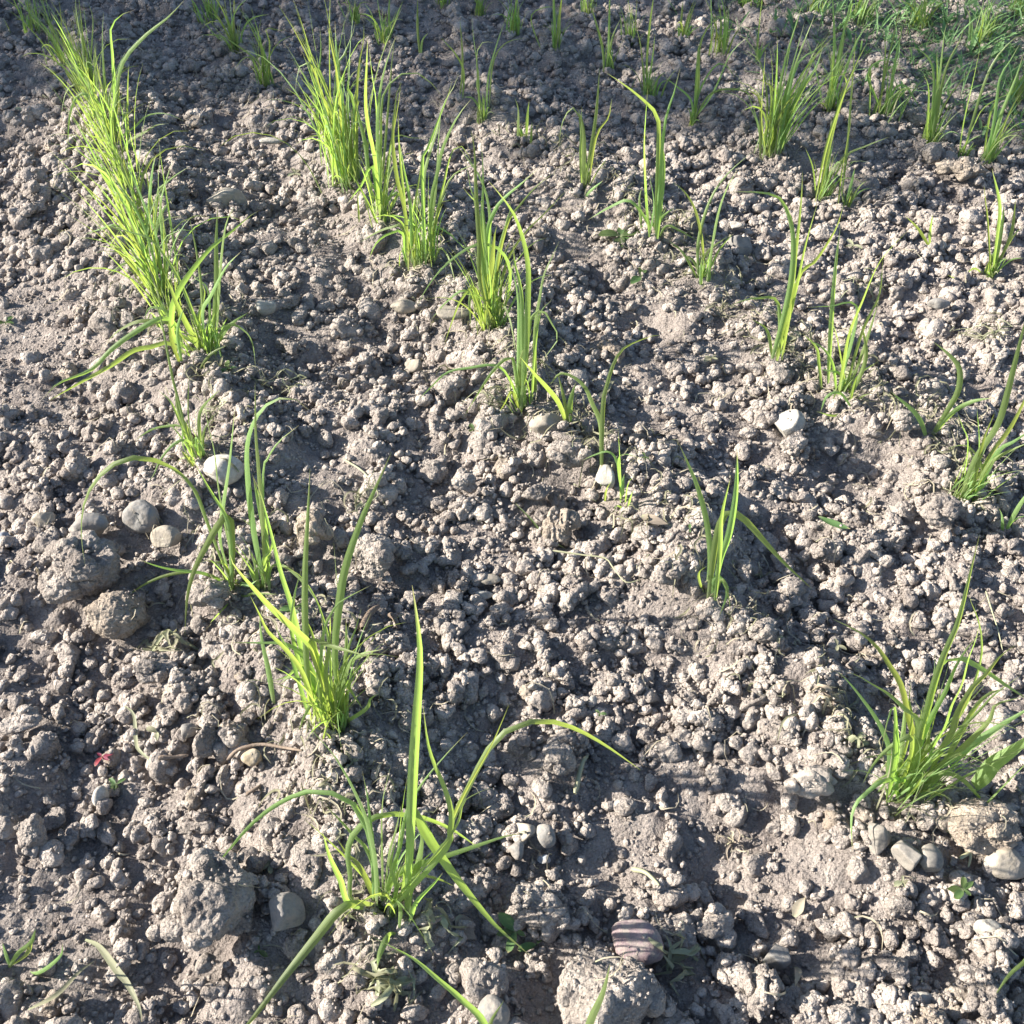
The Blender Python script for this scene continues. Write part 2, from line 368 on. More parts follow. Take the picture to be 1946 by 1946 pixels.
# ------------------------------------------------------------------ traced clods and stones
# (px, py, width px, height px, shape, material, turn, label, short name)
G_CLOD = 'larger clods lying on the dry soil'
G_STONE = 'stones lying on the dry soil'
BIG = [
 (405, 1722, 168, 190, 'clod', 'S', 'biggest knobbly clod, four-lobed, beside the grey angular stone', 'the biggest knobbly clod'),
 (1160, 1892, 200, 185, 'clod', 'S', 'broad rough clod at the bottom edge below the purple cobble', 'the broad clod at the bottom edge'),
 (1868, 1568, 138, 112, 'clod', 'T', 'large flat-topped tan clod right of the dense right-hand tuft', 'the flat-topped tan clod'),
 (150, 1085, 150, 135, 'clod', 'S', 'large rounded clod under the tip of the longest arching blade', 'the rounded clod under the arching blade'),
 (222, 1166, 112, 95, 'clod', 'T', 'slab-like clod with a flat face turned to the right', 'the slab-like clod'),
 (1354, 1764, 90, 86, 'clod', 'S', 'smooth-sided clod alone in the fine dark soil', 'the lone smooth-sided clod'),
 (1450, 1890, 74, 112, 'clod', 'S', 'tall lumpy clod below the straw chip in the fine dark soil', 'the tall lumpy clod'),
 (1064, 1446, 62, 72, 'clod', 'S', 'pale crumbly clod beside the patch of fine soil in the middle', 'the pale crumbly middle clod'),
 (1067, 1000, 72, 68, 'clod', 'T', 'brown crumbly clod above the green stalk lying in the middle', 'the brown crumbly clod'),
 (712, 1050, 82, 84, 'clod', 'S', 'squarish rough clod behind the steep tall blade in the middle left', 'the squarish rough clod'),
 (598, 1004, 72, 84, 'clod', 'T', 'upright clod between the two tufts of the middle left', 'the upright clod'),
 (300, 1270, 80, 66, 'clod', 'S', 'clod under the pale shredded leaves', 'the clod under the shredded leaves'),
 (395, 1132, 78, 64, 'clod', 'S', 'clod right in front of the tuft with the longest arching blade', 'the clod below the arching tuft'),
 (1570, 1042, 66, 52, 'clod', 'S', 'round dark-sided clod below the fallen green leaf', 'the round dark-sided clod'),
 (1786, 972, 76, 64, 'clod', 'S', 'broad clod in front of the spiky tuft at the right edge', 'the broad clod at the right'),
 (1540, 1482, 100, 66, 'clod', 'P', 'whitish crumbly clod left of the dense right-hand tuft', 'the whitish crumbly clod'),
 (1693, 1836, 66, 60, 'clod', 'S', 'rounded clod left of the white pebble at the lower right', 'the rounded lower right clod'),
 (1614, 1820, 52, 52, 'clod', 'S', 'small rounded clod beside the fine dark soil at lower right', None),
 (1870, 1902, 64, 70, 'clod', 'S', 'clod at the tip of the blade entering from the right edge', 'the clod at the lower right corner'),
 (1600, 1928, 58, 66, 'clod', 'S', 'pointed clod at the bottom edge between the tall lumpy clod and the corner', None),
 (1768, 1940, 70, 60, 'clod', 'T', 'tan clod cut by the bottom edge under the square pale stone', None),
 (44, 1372, 80, 60, 'clod', 'S', 'wide flat clod at the left edge above the red leaf', 'the wide flat clod'),
 (393, 1402, 50, 74, 'clod', 'S', 'upright clod left of the round tan pebble', 'the upright clod by the tan pebble'),
 (240, 1802, 50, 42, 'clod', 'S', 'small clod alone on smooth soil left of the biggest clod', None),
 (58, 1580, 64, 62, 'clod', 'S', 'clod at the left edge below the egg-shaped pale pebble', 'the left edge clod'),
 (1839, 322, 66, 48, 'clod', 'T', 'smooth tan clod beneath the tufts of the upper right', 'the smooth tan clod'),
 (1800, 318, 44, 34, 'clod', 'T', 'smaller tan clod touching the left of the smooth tan clod', None),
 (1768, 291, 36, 40, 'flint', 'S', 'wedge-shaped grey-brown clod behind the two tan clods', None),
 (1405, 468, 52, 42, 'flint', 'grey', 'angular grey lump just below the small white stone', 'the angular grey lump'),
 (1080, 860, 84, 62, 'clod', 'S', 'long clod in front of the flat beige stone', 'the long clod by the beige stone'),
 (883, 916, 50, 50, 'clod', 'S', 'block-shaped clod in the middle furrow', 'the block-shaped clod'),
 (1020, 936, 58, 44, 'clod', 'S', 'five-sided clod in the middle furrow', 'the five-sided clod'),
 (1727, 800, 66, 52, 'clod', 'S', 'sloping slab clod left of the forked seedling', 'the sloping slab clod'),
 (1506, 846, 52, 46, 'clod', 'S', 'clod touching the underside of the white angular stone', None),
 (1003, 1703, 64, 58, 'clod', 'S', 'dark clod above the fallen green leaf at the bottom', 'the dark clod at the bottom'),
 (1500, 1120, 60, 50, 'clod', 'S', 'clod right of the tip of the pale bent blade', None),
 (1270, 1090, 70, 50, 'clod', 'S', 'clod left of the four-bladed seedling', None),
 (1450, 1200, 64, 48, 'clod', 'S', 'clod in front of the four-bladed seedling to its right', None),
 (640, 1440, 40, 36, 'clod', 'S', 'small pointed clod below the dense lower left tuft', None),
 (870, 270, 34, 24, 'clod', 'S', 'small clod behind the middle row of tufts', None),
 (424, 893, 76, 64, 'stone', 'white', 'large white speckled stone behind the arching tuft', 'the white speckled stone'),
 (270, 981, 70, 68, 'pebble', 'grey', 'round grey stone with a dusty top left of the arching tuft', 'the round grey stone'),
 (172, 996, 72, 50, 'pebble', 'grey', 'half-buried dark grey stone behind the rounded clod', None),
 (314, 1020, 58, 42, 'stone', 'beige', 'beige angular stone just in front of the round grey stone', 'the beige angular stone'),
 (84, 986, 40, 36, 'flint', 'beige', 'small flat beige stone near the left edge', None),
 (8, 1020, 26, 22, 'pebble', 'blue', 'bluish white pebble at the left edge', None),
 (1500, 806, 58, 52, 'flint', 'white', 'white angular stone in the open furrow on the right', 'the white angular stone'),
 (430, 381, 74, 48, 'stone', 'beige', 'long pale stone right of the dense left row', 'the long pale stone'),
 (516, 267, 46, 15, 'pebble', 'white', 'thin flat pale stone in the upper left furrow', 'the thin flat stone'),
 (506, 582, 37, 28, 'stone', 'white', 'white speckled pebble in the left furrow', 'the white speckled pebble'),
 (1040, 806, 68, 42, 'stone', 'beige', 'flat beige stone beneath the bent three-leaf seedling', 'the flat beige stone'),
 (1150, 906, 36, 44, 'stone', 'white', 'pale stone behind the thin-stemmed sprout', None),
 (1212, 1796, 98, 90, 'pebble', 'purple', 'purple cobble with a worn smooth face', 'the purple cobble'),
 (938, 1926, 62, 66, 'pebble', 'grey', 'grey oval stone at the bottom edge', 'the grey oval stone'),
 (546, 1732, 66, 72, 'stone', 'grey', 'angular grey stone right of the biggest clod', 'the angular grey stone'),
 (478, 1441, 38, 37, 'pebble', 'tan', 'round tan pebble touching the long twig', 'the round tan pebble'),
 (190, 1513, 29, 42, 'pebble', 'white', 'egg-shaped pale pebble below the red leaf', 'the egg-shaped pebble'),
 (359, 1386, 30, 30, 'pebble', 'grey', 'small round grey pebble left of the upright clod', None),
 (1914, 1643, 84, 58, 'stone', 'beige', 'smooth cream stone at the right edge below the tan clod', 'the smooth cream stone'),
 (1877, 1764, 50, 36, 'pebble', 'white', 'white oval pebble at lower right', 'the white oval pebble'),
 (1755, 1904, 42, 37, 'stone', 'white', 'squarish whitish stone near the bottom right', 'the squarish whitish stone'),
 (1474, 1820, 50, 46, 'flint', 'grey', 'grey faceted stone between the two lumpy clods of the dark soil', None),
 (1676, 1592, 50, 60, 'flint', 'flint', 'leftmost of the three grey flints under the right-hand tuft', None),
 (1722, 1626, 50, 56, 'flint', 'flint', 'middle one of the three grey flints under the right-hand tuft', 'the flints'),
 (1768, 1632, 46, 50, 'flint', 'flint', 'darkest and rightmost of the three grey flints under the right-hand tuft', None),
 (999, 1581, 44, 44, 'stone', 'beige', 'pale pebble at the tip of the pale arching blade of the bottom tuft', 'the pale pebble pair'),
 (1037, 1588, 38, 46, 'pebble', 'grey', 'dark grey pebble behind the pale pebble', None),
 (982, 1616, 28, 40, 'pebble', 'grey', 'small grey pebble in front of the pale pebble', None),
 (1034, 1632, 26, 20, 'flint', 'blue', 'bluish stone chip below the dark grey pebble', None),
 (768, 582, 52, 26, 'pebble', 'beige', 'long pale stone tilted in the middle left furrow', 'the tilted pale stone'),
 (861, 596, 62, 28, 'flint', 'beige', 'flat slab stone left of the dense middle tuft', None),
 (786, 696, 35, 34, 'stone', 'beige', 'pale angular pebble at the end of a dry root', 'the pale angular pebble'),
 (1399, 430, 26, 22, 'stone', 'white', 'small white stone above the angular grey lump', 'the small white stone'),
 (1787, 466, 24, 18, 'stone', 'white', 'small white stone beside the tiny upright sprout', None),
 (1785, 577, 42, 22, 'pebble', 'grey', 'smooth grey pebble in front of the tiny upright sprout', 'the smooth grey pebble'),
 (930, 1101, 42, 20, 'pebble', 'beige', 'flat oval pale pebble in the central furrow', 'the flat oval pebble'),
 (920, 1132, 38, 22, 'flint', 'white', 'pale angular chip just below the flat oval pebble', None),
 (1604, 548, 14, 17, 'pebble', 'white', 'tiny white pebble between the two tufts on the right', None),
 (1127, 1331, 17, 18, 'pebble', 'white', 'tiny pale pebble above the arching blade of the bottom tuft', None),
]
# ------------------------------------------------------------------ traced grass
# crop frames used while tracing: origin and pixels per unit
_s = 660 / 1932
FR = {'A': (0, 0, _s), 'B': (640, 0, _s), 'C': (1286, 0, _s), 'D': (0, 640, _s), 'E': (640, 640, _s), 'F': (1286, 640, _s),
      'G': (0, 1286, _s), 'H': (640, 1286, _s), 'I': (1286, 1286, _s), 'J': (100, 740, _s), 'K': (1560, 1140, 386 / 1932),
      'L': (100, 0, 400 / 1932), 'M': (560, 60, 400 / 1932), 'N': (680, 300, 500 / 1932), 'O': (180, 300, 400 / 1092),
      'P': (1400, 0, 0.5), 'Q': (1000, 100, 500 / 1092), 'S': (1380, 380, 566 / 1092)}
def px(fr, x, y):
    a, b, s = FR[fr]
    return (a + x * s, b + y * s)
# frame, base, short name, label, blades 'width x,y x,y ...', filler (count, height px, lean, spread px)
TUFTS = [
('H', (290, 1290), 'the bottom centre tuft', 'big spreading grass tuft in the bottom centre with one tall upright blade', '''
8 370,1290 405,1000 412,800 425,500 445,200 462,-60 455,-250 419,-509
5.5 590,980 630,860 638,760 600,620 540,480 505,360 480,160
5 590,980 650,780 740,600 820,440 880,360 960,290 1080,250 1200,250 1330,290 1460,360 1580,440 1690,520
4 600,960 640,800 720,630 850,400 910,270 960,150
3 620,900 700,710 740,670 820,630 870,618
9 350,1280 400,1000 415,800 440,755 500,880 650,1100 860,1360 980,1470 1088,1562
8 240,1230 330,1110 450,1050 600,1000 780,940 930,890 1055,868
6 90,1250 75,1100 60,980 90,880 170,800 280,765 400,770 500,790 640,850 800,960
7 235,1250 215,1050 190,900 160,780 90,620 0,460 -100,340 -266,157
4 235,1240 180,990 90,880 0,780 -80,700
6 225,1240 190,920 140,790 58,680 -134,635 -314,700 -474,820 -614,980 -714,1110
3 230,1230 250,780 275,600 300,500
3 265,1240 290,1000 330,850 360,710
4 225,1230 200,950 185,800 170,660 140,520
4 260,1240 300,1100 350,950 380,780 420,680 500,560 620,420 725,310
10 240,1260 100,1260 0,1310 -114,1450 -274,1650 -494,1932 -640,2080
7 360,1370 290,1440 240,1540 225,1620
6 400,1345 440,1260 540,1150 590,1090
9 365,1340 400,1200 440,1100 470,950 470,880 430,800
6 235,1240 130,1060 60,990 0,900
6 80,1270 20,1130 -40,1000 -80,860
5 300,1240 450,1120 560,1125 650,1165
5 370,1370 350,1270 270,1220 180,1230 80,1300
4 300,1300 330,1180 300,1050 330,900
''', (12, 90, 0, 26)),
('H', (870, 2160), 'the tuft below the bottom edge', 'blades of a tuft rooted below the bottom edge beside the grey oval stone', '''
7 860,2150 820,1932 700,1800 560,1680 430,1570 280,1490 130,1410
5 870,2150 850,1950 930,1800
''', None),
('H', (1340, 2200), 'the single blade on the bottom clod', 'single upright blade in front of the broad clod at the bottom edge', '''
7 1340,2200 1400,1950 1480,1760 1520,1600
''', None),
('J', (1560, 1830), 'the lower left tuft', 'dense tuft at lower left with fans of blades and many short stems', '''
7 1570,1840 1540,1700 1500,1560 1440,1430 1350,1340 1210,1210 1120,1110 1010,980 985,915
7 1500,1820 1400,1500 1330,1210 1270,1020 1200,740 1150,560 1110,475
7 1450,1820 1420,1600 1405,1300 1405,1000 1420,700 1432,440
8 1600,1840 1570,1500 1600,1150 1640,950 1720,720 1800,540 1885,350
4 1560,1800 1580,1400 1590,1200 1575,1000 1563,840
4 1600,1800 1630,1500 1690,1320 1718,1215
7 1540,1800 1440,1560 1370,1460 1290,1415 1150,1410 980,1408
9 1570,1830 1500,1600 1445,1440 1440,1390 1560,1430 1770,1490
5 1470,1850 1400,1600 1300,1450 1200,1350 1150,1250 1100,1150
!8 1205,1690 1200,1560 1165,1400 1150,1250
5 1440,1820 1330,1500 1270,1380 1220,1290
5 1450,1800 1340,1400 1340,1180 1388,985
8 1480,1800 1400,1560 1300,1600 1210,1625
7 1600,1840 1615,1620 1660,1680 1730,1785
5 1740,1780 1770,1720 1820,1690
5 1500,1830 1520,1735 1450,1745 1400,1820 1360,1932
5 1590,1830 1640,1560 1700,1480 1840,1445
3 1600,1820 1640,1560 1760,1475 1932,1490
3 1560,1800 1540,1450 1500,1260 1440,1120 1380,1040 1290,985 1200,985
3 1480,1800 1500,1400 1560,1230 1620,1170 1770,1090
5 1500,1830 1470,1500 1440,1350 1380,1230
5 1620,1820 1630,1500 1632,1280
5 1540,1840 1520,1600 1540,1400 1545,1250
5 1460,1830 1420,1650 1330,1600 1260,1640
''', (36, 120, 0, 40)),
('J', (1005, 1105), 'the arching tuft', 'left tuft whose longest blade arches over to the left and down', '''
7 1010,1110 940,950 860,740 790,560 700,460 600,405 500,380 400,390 290,450 200,570 165,690 160,830 182,990
6 1000,1100 990,850 960,700 900,600 840,500 780,390
8 1010,1100 975,1000 930,830 950,640 985,400 1015,90
9 1010,1100 1000,900 985,705 930,740 850,880 790,1000 750,1150 735,1360
5 1000,1110 930,1060 820,1020 680,1005 570,980 480,945
5 1000,1110 900,1040 790,1015 650,1030 520,1080 400,1160
4 990,1080 930,600 900,350 860,180 840,0 835,-60
3 1000,1110 1060,1150 1120,1135 1250,1140
3 1010,1120 960,1210 875,1300
5 1010,1110 1050,1080 1090,1090 1140,1060
4 990,1110 960,980 890,960 840,950
''', (9, 70, 0, 14)),
('J', (1165, 1100), 'the hooked-tip tuft', 'upright tuft with a wide blade hooked over at its tip', '''
10 1150,1100 1120,800 1090,550 1080,350 1100,230 1150,130 1220,65 1310,45 1370,65 1425,115
6 1165,1100 1170,800 1150,500 1130,250 1128,100 1126,-40
8 1185,1100 1180,800 1140,600 1115,480
5 1170,1080 1170,500 1200,380 1260,290 1370,200
5 1150,1100 1120,800 1080,740 1040,710
5 1190,1100 1180,950 1210,900 1235,800
4 1180,1090 1220,985 1300,990 1400,1080 1470,1180 1500,1260
5 1150,1110 1130,1000 1100,900 1090,870
''', (9, 80, 0, 12)),
('J', (800, 370), 'the tuft by the white speckled stone', 'small tuft just behind the white speckled stone', '''
5 790,360 740,260 700,160 650,60 580,0
7 800,360 750,230 700,120 680,0
4 790,350 730,330 720,220 690,200 560,220 455,285
4 800,370 760,290 680,300 600,390 560,480 520,520
5 790,360 800,270 870,390
3 810,370 760,200 755,0 765,-80
5 820,370 820,300 820,130 900,30 940,0
4 820,370 840,250 870,180 905,130
4 800,370 740,220 705,80 668,-60 640,-200 600,-400 524,-630 483,-708
''', (16, 75, 0, 18)),
('O', (590, 1000), 'the crossed-blade tuft', 'tuft with crossed pale blades between the dense left row and the small tuft', '''
6 560,990 555,700 530,500 500,350 487,295
8 620,960 630,700 630,450 638,250
8 615,950 650,600 680,350 725,255
7 570,990 560,800 600,720 680,570 760,485
9 420,950 400,800 430,700 500,590 600,470 700,390 820,290 855,272
5 560,1000 500,780 420,600 300,430 200,390 0,330
8 550,1000 440,790 400,690 360,590
6 420,900 380,800 300,775 270,800 260,850
7 430,950 400,860 320,850 220,850 120,900 60,960
8 440,1000 430,880 350,830 200,910 80,1000 -20,1100 -190,1170 -270,1256
8 480,1010 380,960 300,980 200,1000 80,1080 -100,1180 -240,1260
5 600,1000 690,870 780,900 820,970 835,1092
6 620,960 700,870 800,800
5 540,1092 600,1020 690,970
6 440,1050 430,900 465,770
6 430,1050 400,950 385,840
5 600,990 540,850 570,700 545,640
4 600,1000 590,700 520,620 450,520
''', (26, 80, 0, 32)),
('O', (345, 705), 'the thickest left row tuft', 'thick leaning tuft of the dense left row, nearest the camera', '''
6 340,710 300,500 230,300 100,100 40,0
6 350,710 330,450 260,250 180,60 120,-60
7 360,700 330,500 290,380 250,280
6 330,700 270,550 180,420 140,380 0,335
5 320,700 240,570 180,540 120,570 60,610
5 320,700 240,560 160,545 110,580 85,630
7 370,690 350,400 340,250 375,100 410,0
6 380,690 380,520 350,300 330,150 340,-60
6 330,690 290,600 230,420 150,240
''', (34, 225, -0.22, 32)),
('O', (250, 420), 'the second left row tuft', 'leaning bright tuft of the dense left row, second from the camera', '''
8 300,520 310,420 340,300 405,205
8 260,420 280,250 300,60 320,-20
5 300,480 330,160 345,150 420,90 500,40
5 250,420 160,100 60,-20 20,-60
4 200,400 110,350 30,370 -60,400
''', (28, 205, -0.22, 30)),
('L', (560, 1330), 'the third left row tuft', 'bright tuft of the dense left row with two drooping pale blades on its left', '''
8 560,1330 590,800 650,560 750,430 880,300 1060,160 1210,0
8 570,1330 560,700 545,450 530,280 570,190 640,130 740,95
6 520,1330 450,1000 330,860 250,870 200,920 150,1100 140,1390
5 500,1300 400,1000 300,820 200,770 130,830 95,950 75,1110
5 600,1380 685,1350 685,1000 690,750 700,590
4 600,1340 640,1250 760,1160 850,1070 960,1040 1070,1050 1215,1115
6 620,1360 700,1300 850,1210 950,1150 1065,1135
5 560,1330 600,900 610,700 700,620 800,605
''', (26, 165, -0.14, 30)),
('L', (690, 1730), 'the slim left row tuft', 'slimmer tuft of the dense left row, between the second and third bushy ones', '''
6 690,1730 640,1500 480,1300 330,1240 230,1180
5 690,1730 600,1480 480,1400 380,1450 330,1500
''', (20, 190, -0.2, 30)),
('L', (430, 1060), 'the middle left row tuft', 'bright leaning tuft of the dense left row, between its third and fourth bushy ones', '', (20, 150, -0.16, 30)),
('O', (400, 860), 'the low left row tuft', 'low straggling tuft joining the dense left row to the crossed-blade tuft', '', (20, 110, -0.15, 34)),
('L', (310, 800), 'the fourth left row tuft', 'wide-bladed tuft near the top of the dense left row', '''
8 290,790 270,590 180,440 100,330 0,220
8 300,790 285,500 240,250 215,80 210,-60
5 340,790 360,400 370,180 340,60 310,0
5 290,800 160,500 90,380 80,200 60,0
4 380,800 400,640 200,600 0,600
6 400,900 400,700 380,560 385,420
''', (26, 135, -0.1, 24)),
('L', (90, 580), 'the top left tuft', 'half-shaded tuft at the far top left of the left row', '', (18, 120, -0.15, 22)),
('L', (1690, 490), 'the upper left clump', 'short dense clump between the dark far soil and the thin flat stone', '''
5 1680,490 1600,300 1500,150 1420,100
4 1650,460 1560,340 1480,320 1340,320
3 1640,440 1500,330 1350,150 1220,30
4 1700,480 1760,250 1850,160 1990,130
''', (24, 105, -0.05, 13)),
('A', (1475, 480), 'the grizzled clump', 'clump with dusty lower leaves right of the upper left clump', '''
5 1480,480 1500,250 1480,160 1560,170 1600,160
4 1460,470 1400,330 1350,330 1295,400
4 1470,470 1440,350 1300,240 1200,180
''', (20, 125, 0, 22)),
('M', (470, 1350), 'the densest tuft', 'densest and bushiest tuft of the middle row', '''
6 440,1320 400,1000 320,780 180,690 0,665
4 430,1330 400,980 300,950 180,955 55,1000
6 480,1330 400,900 300,600 240,380 130,280 60,290 20,420 5,560
5 560,1400 440,1385 330,1420
5 540,1350 480,650 560,480 650,430 830,440
4 540,1350 570,700 650,670 720,720
8 440,1320 300,700 170,450 130,200 80,-40
8 470,1330 430,700 390,300 370,-100
7 480,1330 400,500 340,150 300,-60
8 500,1340 400,400 460,200 530,30 560,-100
6 560,1330 570,600 590,300 630,100 635,-60
7 520,1330 550,700 480,500 560,350 590,340
5 350,1200 240,700 160,560 40,400
5 260,1250 200,600 240,200 230,-60
''', (52, 250, -0.03, 40)),
('M', (780, 1690), 'the paired-blade tuft', 'tuft with two long straight blades right of the densest tuft', '''
7 790,1700 770,1200 760,800 800,450 870,200 930,40
8 780,1700 740,1200 680,900 650,650 660,300 670,60
5 770,1700 750,1300 750,700 710,400 680,100
9 700,1600 680,1350 650,1050 600,830 560,680 520,590
5 800,1680 790,1100 800,650 870,480 980,390 1080,370 1170,400 1260,480 1350,590
7 760,1700 720,1250 680,1250 620,1400 540,1500 475,1590
5 820,1700 870,1200 900,950 860,850 800,780
5 860,1600 950,1480 850,1530 720,1620
4 820,1690 840,1400 890,1000 960,950 1100,980 1250,970
6 790,1700 850,1250 890,1000 960,600 968,460
4 620,1720 580,1520 600,1450
5 750,1690 820,1150 900,200 940,30
''', (20, 130, 0, 22)),
('M', (1150, 2100), 'the fanned tuft', 'fan-shaped tuft with arching lower blades in the middle row', '''
7 1010,2180 1020,1700 940,1350 900,1000 920,700 950,500 985,460
5 1030,2130 1010,1600 980,1300 955,1000 950,760
6 1060,2120 1060,1600 1000,1250 960,1000
8 1170,2120 1185,1600 1190,1300 1260,1050 1310,900 1350,700 1430,560 1500,430 1510,380
7 1230,2120 1250,1600 1310,1300 1350,1100 1440,880 1530,730 1620,620
5 1200,2120 1290,1500 1320,1000 1340,750 1330,640
6 1220,2120 1170,1250 1230,1050 1330,780 1420,550 1450,430
5 1230,2100 1300,1700 1400,1400 1490,1290 1600,1240 1690,1190
5 1240,2100 1320,1600 1380,1350 1410,1200 1450,1090 1500,1040 1560,1080 1640,1220
5 1010,2100 990,1800 900,1795 780,1830 600,1932
5 1010,2100 990,1850 880,1850 790,1900 730,1970 680,2100
5 1160,2100 1130,1820 1250,1780 1400,1840 1550,1980 1700,2080
5 1100,2120 1090,1700 1150,1300 1160,1150
5 1250,2120 1330,1990 1400,2050 1440,2170 1480,2330
''', (30, 130, 0, 34)),
('N', (985, 1240), 'the tallest middle tuft', 'tall bright tuft standing on a bare crumbling ledge in the middle row', '''
5 1010,1240 1120,900 1080,720 1000,650 880,635 780,680 650,780 560,880 480,1000 410,1140
7 980,1250 900,900 890,600 870,300 860,0 850,-100 830,-200
6 980,1240 960,900 940,700 910,500 920,200 915,0 900,-150
9 990,1240 980,900 1000,600 1020,500
7 1000,1240 1020,800 1090,480 1120,380 1110,300
8 960,1200 950,600 1000,400 1080,290 1200,190 1330,75
5 1000,1200 1030,800 1100,480 1180,360 1300,220 1430,115
4 1010,1200 1080,800 1220,560 1350,430 1540,230
5 970,1240 870,400 830,230 790,0
5 960,1200 920,400 880,330 820,280 770,210
5 980,1240 970,600 960,350 900,150 800,0 700,-130
5 960,1210 860,960 760,1040 700,1180 635,1370
4 960,1200 800,980 650,1060 530,1200
5 950,1210 850,1000 820,1050 830,1250
4 1010,1230 1050,1070 1110,1170 1140,1300 1160,1450
9 970,1230 930,900 900,600 890,400
''', (46, 150, -0.03, 26)),
('N', (1205, 1830), 'the tall tuft by the beige stone', 'tall tuft with upright bright blades just behind the flat beige stone', '''
6 1180,1840 1180,1500 1180,1100 1150,880 1080,720
8 1210,1840 1230,1500 1250,1000 1250,800 1220,620 1150,420 1060,290 960,170
6 1200,1830 1210,1400 1200,1000 1150,760 1140,600
6 1280,1750 1300,1300 1340,1000 1370,850 1430,720 1480,610
5 1250,1800 1300,1400 1340,1140 1400,1070 1430,1030
5 1240,1800 1260,1250 1300,1150 1360,1120 1420,1210 1470,1320 1400,1430 1320,1530
5 1200,1820 1190,1500 1240,1380 1280,1260
6 1190,1820 1140,1480 1080,1480 980,1580 870,1750 780,1900
5 1190,1840 1130,1720 1080,1800 1015,1905
4 1180,1800 1050,1540 800,1545 650,1580 530,1690 410,1810
6 1290,1740 1300,1400 1300,1200 1240,1150
6 1210,1830 1200,1500 1210,1200 1180,800
''', (18, 110, 0, 26)),
('N', (1550, 1925), 'the three-leaf seedling', 'three-leaf seedling growing beside the flat beige stone', '''
8 1550,1932 1480,1810 1400,1700 1300,1590 1190,1460
6 1550,1932 1510,1750 1470,1590
8 1560,1932 1560,1800 1600,1650
''', None),
('E', (1477, 725), 'the arched pair', 'lone stem with one drooping and one long bow-shaped blade', '''
9 1475,720 1470,500 1420,370 1380,280 1310,220 1240,205 1185,270
6 1475,730 1480,400 1500,280 1540,150 1600,60 1740,0 1800,-10
''', None),
('E', (1585, 925), 'the thin-stemmed sprout', 'thin-stemmed sprout with horizontal leaves among cut stubs', '''
4 1575,930 1575,700 1565,520
4 1600,900 1560,700 1510,640 1440,655 1360,690
3 1590,870 1570,670 1700,675
5 1490,920 1500,850 1530,800
4 1620,930 1635,890 1650,850
5 1600,900 1590,830 1600,760
3 1610,930 1560,940 1540,970
4 1600,930 1620,820 1660,770
''', None),
('F', (185, 1440), 'the four-bladed seedling', 'isolated seedling with four blades, one bent down to the right', '''
7 165,1410 185,1250 170,1050 120,850 60,700 10,590
9 180,1420 215,1150 250,1020 295,970 380,1020 480,1130 600,1260 750,1400
8 205,1460 240,1250 290,1100 325,900 335,740 335,620
6 215,1450 240,1200 250,1000 300,780
4 165,1410 130,1370 125,1310 175,1270
6 205,1460 215,1340 260,1360 280,1430 235,1560
3 210,1450 250,1350 290,1450 298,1545
''', None),
('K', (800, 1800), 'the dense right-hand tuft', 'wide dense tuft at lower right with many slanting broad blades', '''
6 690,1700 650,1450 590,1250 500,1090 400,950 280,800 180,700 80,660
8 850,1780 890,1400 830,1100 790,900 740,760 650,620 560,480 430,350 300,270 120,185
7 870,1760 930,1200 800,1040 650,900 500,810 350,720 210,675
8 690,1830 720,1500 720,1250 715,1030
6 700,1820 740,1600 780,1300 800,1050 820,900
6 760,1800 880,1500 900,1300 960,1050 990,930
6 800,1790 950,1350 1060,1100 1180,880 1290,620 1440,400 1580,290
8 720,1830 880,1600 960,1200 1010,1050 1060,850 1140,600 1200,450 1290,250 1360,0 1430,-300 1508,-615
9 800,1790 950,1350 1000,1080 1060,800 1130,640 1200,570 1280,540 1400,580 1600,700 1800,840 1932,920 2050,1020
7 900,1780 1070,1400 1180,1200 1250,980 1340,800 1400,560 1470,380 1520,180
4 950,1780 1200,1300 1380,1000 1510,620 1530,400 1510,250 1470,120 1420,0 1400,-80
7 930,1800 1130,1450 1250,1250 1300,1080 1450,820 1560,720 1700,540 1850,430
10 1000,1800 1160,1560 1330,1270 1400,1130 1500,980 1620,880 1760,850
9 1000,1790 1130,1600 1300,1480 1500,1330 1700,1200 1932,1060 2080,960
4 800,1790 950,1530 1100,1340 1300,1210 1500,1165 1700,1180 1932,1250
5 850,1780 1080,1500 1300,1260 1500,1060 1650,900 1900,720
7 760,1800 850,1500 858,1310 760,1330 600,1450 470,1610 395,1760
6 980,1810 900,1750 780,1715 650,1710 540,1750 430,1840 340,1932 290,2080 300,2400
6 850,1850 1000,1830 1130,1850 1280,1932
8 900,1850 1130,1650 1300,1680 1400,1760 1500,1870 1560,1932 1700,2060
5 700,1780 705,1400 700,1010 640,1130 610,1260 575,1430
5 800,1800 1000,1600 1100,1500 1250,1400
6 950,1850 1050,1650 1300,1450 1600,1150 1660,1000 1932,920
7 750,1830 850,1600 1000,1400 1040,1150 1090,1080
5 700,1880 850,1850 950,1700 1030,1620
5 780,1860 720,1830 640,1890
5 760,1800 860,1200 840,950 860,760
''', (52, 150, 0.25, 60)),
('K', (1430, 1790), 'the broad-leaved shoot', 'single broad leaf pointing right beside the dense right-hand tuft', '''
18 1430,1790 1550,1680 1640,1560 1800,1450 1932,1350 2060,1230
''', None),
('I', (2080, 1850), None, 'blade bending in from the right edge at the lower right corner', '''
7 2080,1850 2060,1600 1990,1540 1932,1590 1850,1660 1760,1790
''', None),
